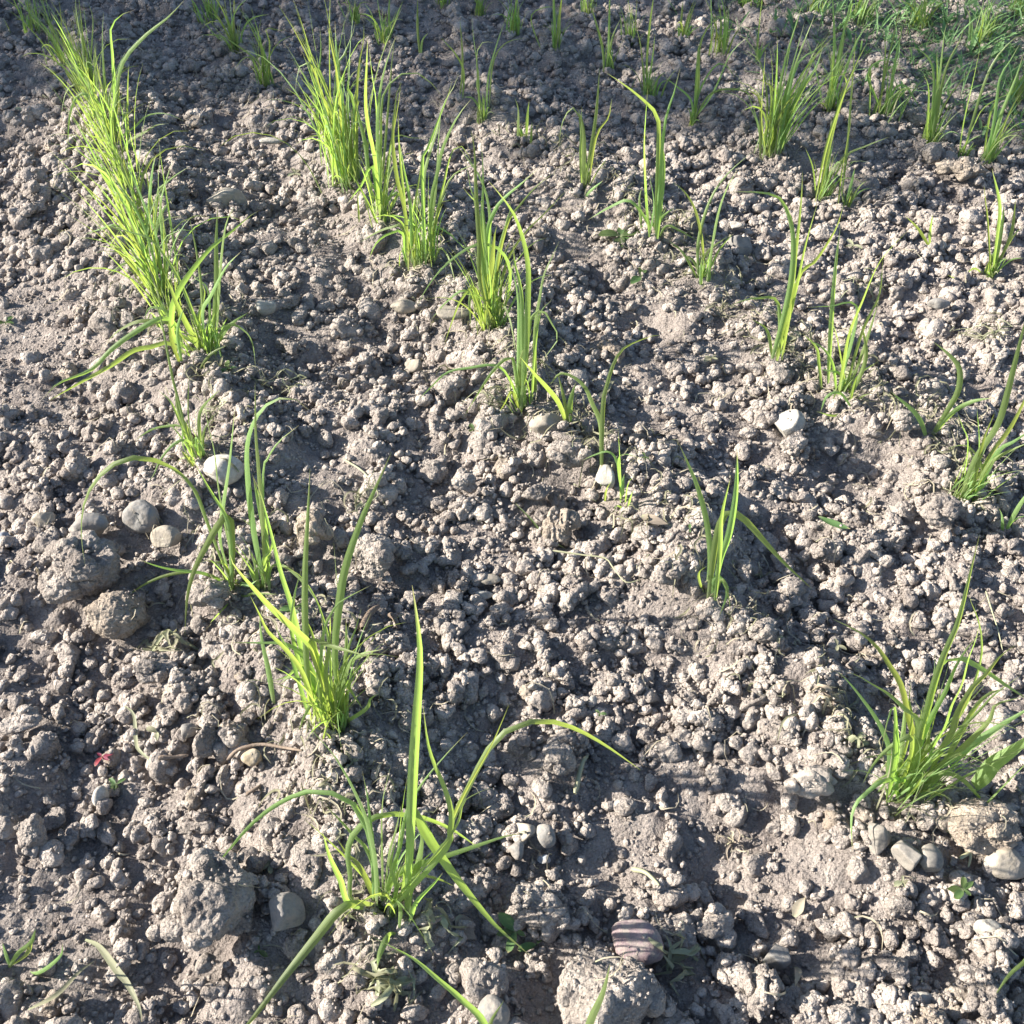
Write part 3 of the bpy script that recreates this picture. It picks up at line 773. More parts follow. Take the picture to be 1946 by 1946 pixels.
('S', (192, 580), 'the pale-stemmed seedling', 'pale thick-stemmed seedling with a long blade bowing to the left', '''
8 180,585 210,430 240,280 245,130 215,20 170,-20 80,-30 0,-28
8 185,585 230,400 260,150 275,0 280,-106
6 190,580 240,400 290,170 335,10
8 200,580 260,300 330,220 400,110 430,20
5 180,575 150,480 90,435
6 190,560 190,380 120,360 60,370 0,395
8 195,560 205,480 180,400
''', (4, 60, 0, 8)),
('S', (420, 705), 'the open seedling clump', 'open clump of four slanting stems with curled leaves at its foot', '''
8 370,690 385,450 400,250 420,90
8 400,700 450,500 500,370 550,250 600,180 670,110
5 430,700 500,480 560,350 575,210
6 455,740 510,590 500,470 490,450
5 460,740 480,650 560,590
5 365,690 340,600 330,540 280,490
5 400,690 390,600 350,540 290,510
5 470,740 420,710 370,720 345,780
4 470,750 400,790 330,775
4 470,750 500,720 530,710
4 440,690 400,480 360,430
5 430,700 420,640 340,620
5 440,700 500,560 560,370
5 430,660 480,400 380,390 290,395
''', (14, 45, 0, 26)),
('S', (752, 862), 'the forked seedling', 'two-stemmed forked seedling right of the sloping slab clod', '''
7 745,860 700,790 600,700
9 755,860 800,790 850,700 855,620 820,570 760,520
8 760,860 830,780 900,740 980,725
''', None),
('F', (1590, 890), 'the spiky right edge tuft', 'spiky tuft fanning out towards the right edge', '''
8 1570,900 1650,700 1780,500 1830,350 1880,150 1932,-60 1950,-150
9 1640,880 1750,650 1860,500 1960,300 2000,200
8 1650,880 1780,650 1880,580 2000,500
3 1600,870 1620,600 1590,500 1560,420
5 1640,870 1700,600 1770,420
3 1600,880 1680,650 1670,380
6 1650,860 1750,700 1932,600 2000,590
4 1650,870 1700,750 1620,610 1480,625
4 1600,860 1680,920 1700,970
5 1620,880 1660,740 1620,600
''', (22, 100, 0.25, 30)),
('F', (1850, 1060), None, 'few-bladed tuft cut off by the right edge below the spiky one', '''
6 1830,1070 1900,950 1990,820
5 1840,1060 1880,1020 1960,990
5 1830,1070 1810,1000 1790,950
''', None),
('P', (965, 1050), 'the pencil-straight right tuft', 'slim upright tuft near the right edge above the smooth grey pebble', '''
4 955,1050 955,850 945,760 940,700
8 965,1050 990,900 1000,780 970,640
9 970,1040 1010,850 1015,770
7 975,1040 1040,900 1060,760
6 975,1040 1050,900 1092,860
4 950,1040 900,1020 850,1060 800,1045
5 970,1050 1040,990 1092,980
''', (14, 45, 0, 14)),
('P', (735, 945), None, 'tiny upright sprout with two leaves beside a small white stone', '''
9 735,945 735,880 745,815
6 738,940 690,870 640,820
''', None),
('Q', (240, 560), 'the wide-leaf seedling', 'slender seedling with one wide pale leaf and a drooping thin one', '''
11 235,560 240,400 235,300 215,235
7 245,560 280,330 295,200 305,60
6 250,560 290,350 340,270 355,190
5 240,560 225,420 230,300 230,220
4 240,540 220,260 185,235 150,290 135,390
6 235,610 260,580 320,530
''', (6, 60, 0, 8)),
('Q', (525, 780), 'the tall bent-tip seedling', 'tall seedling with a pale blade bent down to the left near its tip', '''
7 520,790 500,640 490,400 497,250 505,140
8 530,780 545,500 550,300 530,240 430,150 335,85
6 550,770 560,450 580,270 610,180 640,60
8 550,765 570,500 565,370
5 515,790 530,640 510,500
6 490,760 470,620 480,560
5 540,760 580,720 640,740 710,780
6 510,770 500,700 430,615 350,640 255,695
6 540,775 560,690 620,640
''', (8, 60, 0, 14)),
('Q', (735, 930), 'the two-stemmed grey tuft', 'loose tuft with slanting stems left of the angular grey lump', '''
6 710,930 715,780 760,620 830,510 940,410
6 740,920 730,780 700,650 650,570 600,535
6 765,950 790,700 830,570 880,480
5 700,920 650,830 590,780
4 720,900 750,830 840,760
5 720,920 690,860 640,840
5 760,900 800,820 860,750
''', (10, 50, 0, 22)),
('C', (90, 690), 'the slim far seedling', 'slim seedling with arching side blades behind the grey tuft', '''
6 90,690 120,500 130,250 200,120 290,80
9 95,680 110,450 120,240
5 90,690 130,500 210,370 270,360 330,440
5 80,690 80,560 0,480 -80,420
5 100,650 180,530 300,495 400,520 450,590
5 100,660 200,520 300,300 400,200
''', (6, 40, 0, 8)),
('P', (125, 590), 'the broad upper right tuft', 'bushy upright tuft, leftmost of the upper right group', '''
7 120,590 150,420 180,250 230,80 255,0
8 130,590 190,350 240,200 300,50
5 110,590 95,450 110,180
5 130,590 150,300 155,150
7 150,590 220,270 300,190 350,140
6 100,590 90,400 60,350 0,335
8 150,590 240,350 300,260 330,170
5 170,560 300,400 400,350
''', (34, 190, 0.12, 30)),
('P', (320, 760), 'the tufts pair front', 'tuft with a long blade bowed to the left, frontmost of the upper right group', '''
7 310,760 340,560 400,370 450,250 500,160 545,155
7 325,760 370,480 420,300 370,290 310,285
8 330,750 350,600 360,450
6 315,750 290,640 260,560
5 335,740 410,600 480,560 580,520
''', (12, 110, 0.15, 14)),
('P', (415, 780), None, 'thin upright stems close to the right of the bowed-blade tuft', '''
5 405,740 420,560 440,300 455,100
6 425,790 435,700 450,635
4 400,760 400,650 440,430
''', (4, 60, 0, 8)),
('P', (355, 400), 'the tall half-shaded tuft', 'tall half-shaded tuft reaching the top edge behind the upper right group', '''
7 350,400 370,200 365,0 360,-60
8 360,400 400,150 440,0 450,-50
6 355,400 395,200 420,60
6 365,400 460,150 540,60
''', (18, 130, 0.08, 20)),
('P', (560, 440), 'the arched upper right tuft', 'tuft with several short arches, at the middle of the upper right group', '''
6 540,430 560,300 600,120 620,20
7 570,440 600,250 635,80
5 550,430 565,200 550,100
5 505,420 510,260 520,220
6 560,430 500,300 520,245 570,225 625,230
5 580,420 600,340 640,325 690,400 700,420
''', (16, 100, 0.05, 24)),
('P', (740, 520), 'the swan-neck tuft', 'tuft with a blade curving back like a swan neck beside weedy soil', '''
7 735,520 730,350 710,280
6 745,520 770,300 790,120 800,85
7 750,520 790,280 850,150 870,80
6 740,520 750,300 720,210 670,180 625,190
5 745,510 800,380 880,280 930,240
5 735,510 760,330 760,200
''', (16, 80, 0.1, 18)),
('P', (848, 605), None, 'pair of thin leaning stems left of the last upper right tuft', '''
6 845,610 860,480 900,300 930,160
6 850,600 930,350 980,230 1050,150 1092,130
5 850,590 900,480 950,400 1092,330
5 850,590 880,540 930,510
''', (4, 50, 0.2, 8)),
('P', (950, 605), 'the last upper right tuft', 'leaning tuft nearest the right edge in the upper right group', '''
7 945,610 980,450 1000,300 1040,230 1080,160
7 955,600 1000,450 1060,300 1092,200
6 950,600 1040,420 1092,340
8 940,600 960,450 985,380 1000,290
5 960,600 1020,520 1092,490
''', (14, 110, 0.25, 18)),
('P', (78, 235), None, 'single broad upright blade in front of the far shaded soil', '''
9 78,235 85,100 95,0 97,-40
''', (3, 60, 0, 5)),
('B', (250, 210), None, 'shaded clump at the top edge above the densest tuft', '''
7 250,210 235,60 220,-60
6 290,200 290,60 300,-60
6 300,200 330,100 370,0
''', (12, 75, 0, 20)),
('B', (462, 320), None, 'two bright blades standing alone behind the middle row', '''
7 460,320 450,160 450,-20
6 470,320 475,230 510,180
''', None),
('B', (810, 665), 'the tall thin middle tuft', 'tall thin tuft of straight blades behind the fanned tuft', '''
6 795,640 790,450 760,200 745,30
5 820,670 840,450 880,280 940,100
4 815,660 780,480 790,400 765,350
6 690,530 700,350 685,100
5 700,530 705,400 660,300 570,200
4 810,640 780,300 850,230 880,240
4 830,600 870,350 940,240 1050,210
5 800,620 760,550 700,540
''', (8, 60, 0, 12)),
('B', (1220, 270), None, 'straight upright clump in front of a large far clod', '''
7 1215,270 1210,100 1205,-100
7 1230,270 1240,80 1260,-80
5 1205,260 1195,100
4 1150,250 1080,100 1160,40 1250,50
''', (8, 70, 0, 8)),
('B', (1510, 400), None, 'upright three-bladed seedling reaching the top edge right of centre', '''
7 1510,400 1515,150 1520,-80
6 1500,400 1480,280 1440,120 1400,0
6 1515,390 1530,220 1580,100
''', (8, 60, 0, 12)),
('B', (1725, 560), None, 'very tall thin seedling with dark grass around its foot', '''
6 1725,560 1725,350 1740,150 1760,0 1770,-60
5 1715,560 1755,330 1770,180
4 1720,500 1690,250 1640,90
''', (16, 65, 0, 22)),
('B', (1030, 780), None, 'short broad-leaved sprout behind the wide-leaf seedling', '''
8 1020,780 1010,620 990,540
7 1045,780 1060,650 1070,560
6 1090,800 1085,680
''', (3, 35, 0, 8)),
('C', (40, 200), None, 'shaded upright blades at the top edge left of the single broad blade', '''
6 30,200 35,0
6 45,200 80,80 110,0
''', (5, 70, 0, 8)),
('C', (240, 290), None, 'thin shaded tuft beside the single broad upright blade', '', (14, 100, 0.05, 22)),
('B', (990, 190), None, 'shaded thin-leaved clump left of the straight upright clump', '', (14, 75, 0, 18)),
('B', (800, 85), None, 'tiny dark clump at the top edge in full shade', '', (14, 45, 0, 12)),
('A', (1170, 90), None, 'dark green clump in full shade left of the upper left clump', '', (20, 60, 0, 26)),
('A', (190, 150), None, 'dark shaded clump in the top left corner', '', (20, 90, 0, 34)),
('B', (100, 110), None, 'faint shaded clump above the paired-blade tuft at the top edge', '', (12, 60, 0, 16)),
('B', (1640, 180), None, 'shaded bent-bladed clump at the top edge right of the three-bladed seedling', '', (12, 70, 0, 20)),
('C', (760, 90), None, 'dark weedy clump at the top edge behind the tall half-shaded tuft', '', (12, 60, 0, 26)),
('B', (590, 30), None, 'small fully shaded clump at the top edge above the tall thin middle tuft', '', (12, 50, 0, 16)),
('B', (1400, 60), None, 'small fully shaded clump at the top edge left of the three-bladed seedling', '', (12, 60, 0, 16)),
('C', (420, 40), None, 'shaded fine tuft at the top edge behind the broad upper right tuft', '', (18, 70, 0, 26)),
('C', (1020, 110), None, 'shaded fine tuft in the weedy corner behind the arched upper right tuft', '', (18, 70, .1, 26)),
('C', (1350, 150), None, 'shaded fine tuft in the weedy corner behind the swan-neck tuft', '', (18, 80, .1, 26)),
('C', (1700, 230), None, 'shaded fine tuft in the weedy corner behind the last upper right tuft', '', (18, 80, .1, 26)),
('C', (1880, 90), None, 'shaded fine tuft in the far top right corner', '', (18, 70, .1, 26)),
('C', (1880, 560), None, 'fine leaning tuft at the right edge below the last upper right tuft', '', (14, 90, .2, 18)),
('G', (45, 1605), None, 'low sprig of narrow leaves at the lower left corner', '''
5 40,1610 100,1540 170,1480 200,1400
5 45,1600 20,1500 15,1480
5 45,1610 150,1540 180,1440
4 60,1600 200,1650 330,1560 350,1480
''', None),
]
# ------------------------------------------------------------------ place the traced clods and stones
CLODS = []          # (object, px area, px, py, kind)
LAND = []           # (px, py, short name)
MATS = {'S': M_SOIL, 'T': M_TAN, 'P': soil_mat('pale_soil', (0.24, 0.205, 0.18), (0.38, 0.34, 0.30), 0.9)}
MATS.update(STONE)
def fit_scale(v, w, d, h):
    v = v - (v.max(0) + v.min(0)) / 2
    return v * (np.array([w, d, h]) / (v.max(0) - v.min(0)))
CLUSTER = {}
for n, (cx, cy, w, h, kind, mk, label, short) in enumerate(BIG):
    p = at_ground(cx, cy)
    s = depth((p.x, p.y, 0)) / FPX
    W = w * s; Hh = h * s
    D = Hh * 0.95; Z = Hh * (0.95 if kind == 'clod' else 1.02)
    if w > 2 * h: Z = Hh * 0.7; D = Hh * 1.1
    sub = 6 if w > 100 else 5 if w > 45 else 4
    v, f = lump(sub, 700 + n, kind)
    if kind == 'clod' and w > 58:      # clods are aggregates: smaller lobes stick out of the main lump
        r = np.random.default_rng(900 + n); vs_, fs_ = [v * .86], [f]; o0 = len(v)
        for q in range(7 if w > 140 else 4):
            dr = r.normal(size=3); dr[2] = abs(dr[2]) * .7; dr /= np.linalg.norm(dr)
            lv, lf = lump(sub - 1, 2000 + n * 10 + q, 'clod')
            k = r.uniform(.28, .5)
            vs_.append(lv * k + dr * (1.0 - k * .75)); fs_.append(lf + o0); o0 += len(lv)
        v, f = np.concatenate(vs_), np.concatenate(fs_)
    v = fit_scale(v, W, D, Z)
    sink = 0.16 if kind == 'clod' else 0.30
    zc = ground_z(p.x, p.y) + Z * (0.5 - sink) + .011
    q = at(cx, cy, zc)
    me = mesh_np('clod' if mk in 'STP' else 'stone', v, f, MATS[mk])
    o = link('soil_clod' if mk in 'STP' else ('flint_stone' if kind == 'flint' else 'pebble' if w < 45 else 'field_stone'), me, (q.x, q.y, zc))
    tag(o, label, 'clod' if mk in 'STP' else 'stone', G_CLOD if mk in 'STP' else G_STONE)
    stamp(q.x, q.y, zc, W * .5, D * .5, Z * .5, 2 if mk not in 'STP' else 1)
    if short: LAND.append((cx, cy, short, max(w, h)))

for fr, b, short, *_ in TUFTS:
    p = px(fr, *b)
    g = at_ground(*p)
    stamp(g.x, g.y, -1, .010, .008, .001, 3)
    if short: LAND.append((p[0], p[1], short, 30))

# ------------------------------------------------------------------ scatter crumbs, big to small
def in_view(x, y, m=0.2):
    z = y * math.cos(R(PITCH)) + CAM_H * math.sin(R(PITCH))
    return abs(x) < 0.466 * z + m
def scatter(n, lo, hi, power, y0=0.18, y1=3.1, seed=1, blockp=0.93, smoothp=1.0, low=0.5, zf=0.35):
    r = np.random.default_rng(seed)
    u = r.random(n); d = (lo ** -power + u * (hi ** -power - lo ** -power)) ** (-1 / power)
    d = np.sort(d)[::-1]
    out = []
    # more per square metre near the camera
    yy = y0 + (y1 - y0) * r.random(n * 3) ** 1.12
    xx = r.uniform(-1.6, 1.6, n * 3)
    ok = np.abs(xx) < 0.466 * (yy * math.cos(R(PITCH)) + CAM_H * math.sin(R(PITCH))) + 0.16
    xx, yy = xx[ok], yy[ok]
    sm = smoothness(xx, yy)
    dens = 0.62 + 0.75 * vnoise(xx, yy, 6.0, 77) + 0.5 * vnoise(xx, yy, 15.0, 78)
    keep = (r.random(len(xx)) > sm * smoothp * 0.93) & (r.random(len(xx)) < np.clip(dens + 0.25, 0.12, 1))
    xx, yy = xx[keep], yy[keep]
    m = min(n, len(xx)); shape = r.random((m, 4)); rr = r.random(m)
    for i in range(m):
        x, y = float(xx[i]), float(yy[i]); dd = float(d[i * n // m])
        ii, jj = hidx(x, y); bl = BLOCK[ii, jj]
        if bl == 2 and rr[i] < (0.985 if dd > .005 else .9): continue
        if bl == 3 and rr[i] < 0.9: continue
        if bl == 1 and dd > 0.004 and rr[i] < blockp: continue
        rad = dd * 0.5
        sx = rad * (0.85 + 0.45 * shape[i, 0]); sy = rad * (0.8 + 0.4 * shape[i, 1]); sz = rad * (0.74 + 0.3 * shape[i, 2])
        z = rest(x, y, rad, zf, low)
        stamp(x, y, z, sx, sy, sz)
        out.append((x, y, z, sx, sy, sz))
    return np.array(out)
S1 = scatter(2400, .022, .048, 2.7, seed=5, blockp=.99, zf=.34)
S3 = scatter(26000, .0050, .012, 2.0, seed=7, smoothp=0.8, zf=.4)
S2 = scatter(11000, .0115, .025, 2.2, seed=6, zf=.55, low=.35)
S5 = scatter(16000, .0050, .010, 2.0, seed=17, smoothp=0.7, zf=.5)
S4 = scatter(90000, .0024, .0058, 1.6, seed=8, smoothp=0.35, low=0.6)
CR = np.concatenate([S1, S2, S3, S5, S4])

# the ones that show largest become things of their own
c_, s_ = math.cos(R(PITCH)), math.sin(R(PITCH))
zd = CR[:, 1] * c_ + (CAM_H - CR[:, 2]) * s_
ux = IMG / 2 + FPX * CR[:, 0] / zd
uy = IMG / 2 - FPX * (CR[:, 1] * s_ + (CR[:, 2] - CAM_H) * c_) / zd
size = CR[:, 3] / zd * FPX
inside = (ux > 6) & (ux < IMG - 6) & (uy > 6) & (uy < IMG - 6)
# visible: not buried under later crumbs
top = np.array([ground_z(a, b) for a, b in CR[:, :2]])
vis = inside & (top < CR[:, 2] + CR[:, 5] * 1.35)
order = np.argsort(-np.where(vis, size, 0))
NIND = 300 - sum(1 for b in BIG if b[5] in 'STP')
IND = set(order[:NIND].tolist())

PROTO = [lump(4, 100 + k, 'clod') for k in range(22)]
PME = []
for k, (v, f) in enumerate(PROTO):
    me = mesh_np('clod', v, f, M_SOIL if k % 6 else M_TAN)
    PME.append(me)
cells = {}
rz = random.Random(5)
for i in order[:NIND]:
    x, y, z, sx, sy, sz = CR[i]
    k = rz.randrange(len(PME))
    o = link('soil_clod', PME[k], (x, y, z))
    o.scale = (sx, sy, sz)
    o.rotation_euler = (rz.uniform(-.35, .35), rz.uniform(-.35, .35), rz.uniform(0, 6.28))
    best = min(LAND, key=lambda L: math.hypot(ux[i] - L[0], uy[i] - L[1]))
    dx, dy = ux[i] - best[0], uy[i] - best[1]
    if abs(dx) > abs(dy): dr = 'to the right of' if dx > 0 else 'to the left of'
    else: dr = 'in front of' if dy > 0 else 'behind'
    cells.setdefault((best[2], dr), []).append((size[i], o))
RANK = ['biggest', 'second biggest', 'third biggest', 'fourth biggest', 'fifth biggest', 'sixth biggest', 'seventh biggest', 'eighth biggest']
for (nm, dr), L in cells.items():
    L.sort(key=lambda t: -t[0])
    for j, (_, o) in enumerate(L):
        lab = ('rounded soil lump' if len(L) == 1 else RANK[min(j, 7)] + ' soil lump') + ' ' + dr + ' ' + nm
        tag(o, lab, 'clod', 'small rounded lumps of soil')

def batch(items, protos, seed, tone_amp=0.22):
    """one mesh from many lumps"""
    r = np.random.default_rng(seed)
    V, F, T = [], [], []
    base = 0
    pick = r.integers(0, len(protos), len(items))
    for k, (pv, pf) in enumerate(protos):
        it = items[pick == k]
        n = len(it)
        if not n: continue
        ang = r.uniform(0, 2 * np.pi, n); ca, sa = np.cos(ang), np.sin(ang)
        tilt = rotmats(n, r)
        v = np.einsum('nij,vj->nvi', tilt, pv)            # free tumble of the unit lump
        v = v * it[:, None, 3:6]
        vx = v[:, :, 0] * ca[:, None] - v[:, :, 1] * sa[:, None]
        vy = v[:, :, 0] * sa[:, None] + v[:, :, 1] * ca[:, None]
        v = np.stack([vx, vy, v[:, :, 2]], -1) + it[:, None, 0:3]
        V.append(v.reshape(-1, 3))
        F.append((pf[None] + (base + np.arange(n) * len(pv))[:, None, None]).reshape(-1, 3))
        T.append(np.repeat(r.uniform(-.5, .5, n) * tone_amp + .1, len(pv)))
        base += n * len(pv)
    return np.concatenate(V), np.concatenate(F), np.concatenate(T)
mask = np.ones(len(CR), bool); mask[list(IND)] = False
infr = (np.abs(CR[:, 0]) < 0.466 * (CR[:, 1] * c_ + CAM_H * s_) + 0.12)
mask &= infr
rest_i = CR[mask]; rsz = size[mask]
P3 = [lump(3, 300 + k) for k in range(18)]
P2 = [lump(2, 400 + k) for k in range(14)]
P1 = [lump(1, 500 + k) for k in range(10)]
VV, FF, TT = [], [], []; base = 0
for sel, pr, sd in ((rsz > 11, P3, 1), ((rsz <= 11) & (rsz > 4), P2, 2), (rsz <= 4, P1, 3)):
    v, f, t = batch(rest_i[sel], pr, sd)
    VV.append(v); FF.append(f + base); TT.append(t); base += len(v)
me = mesh_np('loose_soil', np.concatenate(VV), np.concatenate(FF), M_SOIL, True, np.concatenate(TT))
o = link('loose_soil', me)
tag(o, 'small crumbs and lumps of dry loose soil covering the whole ground', 'soil crumbs', None, 'stuff')
print('crumb faces', len(me.polygons), 'items', len(CR))

# ------------------------------------------------------------------ the ground sheet
def axis(lo, hi, step, far, grow=1.35):
    core = list(np.arange(lo, hi, step)); a = []; b = []
    d = step; x = lo
    while x > -far: d *= grow; x -= d; a.append(x)
    d = step; x = core[-1]
    while x < far: d *= grow; x += d; b.append(x)
    return np.array(a[::-1] + core + b)
ax = axis(-1.7, 1.7, 0.0045, 70); ay = axis(0.05, 3.5, 0.0045, 70)
AX, AY = np.meshgrid(ax, ay, indexing='ij')
AZ = relief(AX, AY)
fa = np.exp(-np.clip(np.maximum(np.abs(AX) - 1.8, np.maximum(AY - 3.4, -AY)), 0, None) * 0.5)
AZ = AZ * np.clip(fa, 0.0, 1) + 0.0045 * vnoise(AX, AY, 95, 9) + 0.0030 * vnoise(AX, AY, 190, 10)
ni, nj = AX.shape
idx = np.arange(ni * nj).reshape(ni, nj)
quads = np.stack([idx[:-1, :-1], idx[1:, :-1], idx[1:, 1:], idx[:-1, 1:]], -1).reshape(-1, 4)
me = mesh_np('ground', np.stack([AX, AY, AZ], -1).reshape(-1, 3), quads, M_FINE, True)
o = link('ground', me); tag(o, 'bare dry field soil', 'ground', None, 'structure')

# ------------------------------------------------------------------ grass blades
def catmull(P, n):
    P = [Vector(p) for p in P]
    if len(P) == 2: P = [P[0], (P[0] + P[1]) / 2, P[1]]
    Q = [P[0] * 2 - P[1]] + P + [P[-1] * 2 - P[-2]]
    L = [0]
    for a, b in zip(P[:-1], P[1:]): L.append(L[-1] + (b - a).length)
    out = []
    for k in range(n):
        t = L[-1] * k / (n - 1)
        i = 0
        while i < len(L) - 2 and t > L[i + 1]: i += 1
        u = (t - L[i]) / max(L[i + 1] - L[i], 1e-9)
        a, b, c, d = Q[i:i + 4]
        out.append(0.5 * ((2 * b) + (c - a) * u + (2 * a - 5 * b + 4 * c - d) * u * u + (3 * b - a - 3 * c + d) * u ** 3))
    return out
def ribbon(pts, width, axis_dir, twist=0.0, fold=0.25, peak=0.35, basew=0.45, round_tip=False):
    """creased blade: five vertices across, pts in world metres"""
    n = len(pts); V = []; U = []
    L = [0]
    for a, b in zip(pts[:-1], pts[1:]): L.append(L[-1] + (b - a).length)
    tot = max(L[-1], 1e-6)
    for i, p in enumerate(pts):
        t = L[i] / tot
        T = (pts[min(i + 1, n - 1)] - pts[max(i - 1, 0)]).normalized()
        A = Matrix.Rotation(twist * t, 3, T) @ axis_dir
        S = T.cross(A)
        if S.length < 1e-4: S = T.cross(Vector((1, 0, 0.1)))
        S.normalize(); N = S.cross(T).normalized()
        if t < peak: w = basew + (1 - basew) * math.sin(t / peak * math.pi / 2)
        else:
            q = (t - peak) / (1 - peak)
            w = (1 - q ** 1.7) if not round_tip else math.sqrt(max(1 - q ** 2.5, 0))
        w = max(w, 0.02) * width * 0.5
        for k, (a, h) in enumerate(((-1, .0), (-.5, -.55), (0, -1), (.5, -.55), (1, 0))):
            V.append(p + S * (a * w) + N * (h * w * fold))
            U.append((k / 4, t))
    F = [(5 * i + k, 5 * i + k + 1, 5 * i + k + 6, 5 * i + k + 5) for i in range(n - 1) for k in range(4)]
    return V, F, U
def blade_obj(name, pts, width, axis_dir, parent, base, material, rr, **kw):
    V, F, U = ribbon(pts, width, axis_dir, **kw)
    me = mesh_np(name, [tuple(v - base) for v in V], F, material, True, None, U)
    return link(name, me, (0, 0, 0), parent)

def lift(pts, Yb, rr):
    """pixel polyline -> 3D, spread in depth so that it stays above the soil"""
    L = [0]
    for a, b in zip(pts[:-1], pts[1:]): L.append(L[-1] + math.hypot(b[0] - a[0], b[1] - a[1]))
    def make(dy):
        out = []
        for (x, y), l in zip(pts, L):
            d = ray(x, y); Y = Yb + dy * (l / L[-1]) ** 1.25
            t = Y / d.y
            out.append(Vector((d.x * t, Y, CAM_H + d.z * t)))
        return out
    def low(P):
        k = max(1, int(len(P) * 0.45))
        return min(p.z - ground_z(p.x, p.y, H0) - 0.012 * (i + k > k) for i, p in enumerate(P[k:]))
    hh = make(0)
    top = max(p.z for p in hh)
    start = rr.uniform(-0.35, 0.25) * max(top, 0.02)
    for k in range(60):
        for sg in (1, -1):
            dy = start + sg * k * 0.006
            P = make(dy)
            if low(P) > 0.002: return P
    return make(-0.25)

rg = random.Random(21)
def proc_blade(base, hm, lean, rr, droop=None):
    """free-grown blade: metres"""
    az = rr.uniform(0, 2 * math.pi)
    tilt = abs(rr.gauss(0, 0.16)) + 0.02
    curve = rr.uniform(0.1, 0.7) if rr.random() < 0.8 else rr.uniform(1.2, 2.2)
    n = 9; p = Vector(base); out = [p.copy()]
    for k in range(n - 1):
        t = (k + 0.5) / (n - 1)
        a = tilt + curve * t * t
        d = Vector((math.sin(a) * math.cos(az) + lean * (0.4 + 0.6 * t), math.sin(a) * math.sin(az), math.cos(a))).normalized()
        p = p + d * hm / (n - 1)
        out.append(p.copy())
        if p.z < ground_z(p.x, p.y, HF) + 0.003 and k > 3: break
    return out
nb = 0
for fr, b, short, label, txt, fill in TUFTS:
    bp = px(fr, *b)
    base = at_ground(*bp)
    root = bpy.data.objects.new('grass_tuft', None)
    root.empty_display_size = 0.02
    root.location = base
    C.objects.link(root)
    tag(root, label, 'grass tuft', 'grass tufts growing in rows')
    near = bp[1] > 600
    for line in txt.strip().split('\n'):
        if not line.strip(): continue
        own = line.startswith('!'); line = line.strip('!'); tok = line.split(); w = float(tok[0]) * 0.001 * (0.95 if near else 0.84)
        pts = [px(fr, *map(float, t.split(','))) for t in tok[1:]]
        if math.hypot(pts[0][0] - bp[0], pts[0][1] - bp[1]) > 62 and not own: pts = [bp] + pts
        g = at_ground(*pts[0])
        P = lift(pts, g.y, rg)
        P[0] += Vector((rg.uniform(-1, 1), rg.uniform(-1, 1), 0)) * (.006 if fill else .0015)
        P[0].z = min(P[0].z, ground_z(P[0].x, P[0].y, H0)) - 0.004
        P = catmull(P, 22 if near else 15)
        ang = rg.uniform(-.75, .75)
        A = Vector((math.sin(ang), math.cos(ang), rg.uniform(-.9, -.3))).normalized()
        blade_obj('blade', P, w, A, root, base, M_BLADE, rg, twist=rg.uniform(-.7, .7), fold=rg.uniform(.12, .45),
                  basew=rg.uniform(.35, .6), peak=rg.uniform(.3, .55))
        nb += 1
    if fill:
        n, hp, lean, sp = fill
        dist = (Vector(base) - Vector((0, 0, CAM_H))).length
        phi = math.asin(CAM_H / dist)
        hm = hp * depth(base) / FPX / math.cos(phi)
        spm = sp * depth(base) / FPX
        nst = max(2, n // 5)
        for k in range(nst):
            q = base + Vector((rg.gauss(0, .35) * spm, rg.gauss(0, .3) * spm, 0)); q.z = ground_z(q.x, q.y, H0) - .004
            hh = rg.uniform(.025, .055); lx = rg.gauss(lean * .5, .18); ly = rg.gauss(0, .18)
            P = [q + Vector((lx * hh * t, ly * hh * t, hh * t)) for t in (0, .25, .5, .75, 1)]
            blade_obj('stem', P, rg.uniform(.0028, .0045), Vector((0, 1, -.4)).normalized(), root, base, M_BLADE, rg, fold=.8, basew=1, peak=.8)
        far = 1.7 if fr in 'BCPQ' else 1.3
        for k in range(int(n * far)):
            bx = base.x + rg.gauss(0, .42) * spm; by = base.y + rg.gauss(0, .35) * spm
            q = Vector((bx, by, ground_z(bx, by, H0) - 0.003))
            h = hm * (0.35 + 0.85 * rg.random() ** 0.8)
            P = proc_blade(q, h, lean, rg)
            ang = rg.uniform(0, 6.28)
            blade_obj('blade' , P, rg.uniform(.0014, .0040) * (1.15 if not near else .8), Vector((math.sin(ang), math.cos(ang), .1)).normalized(), root, base,
                      M_DRY if rg.random() < .14 and h < .7 * hm else M_BLADE, rg, twist=rg.uniform(-1, 1), fold=.35, basew=.8, peak=.3)
            nb += 1
print('blades', nb)

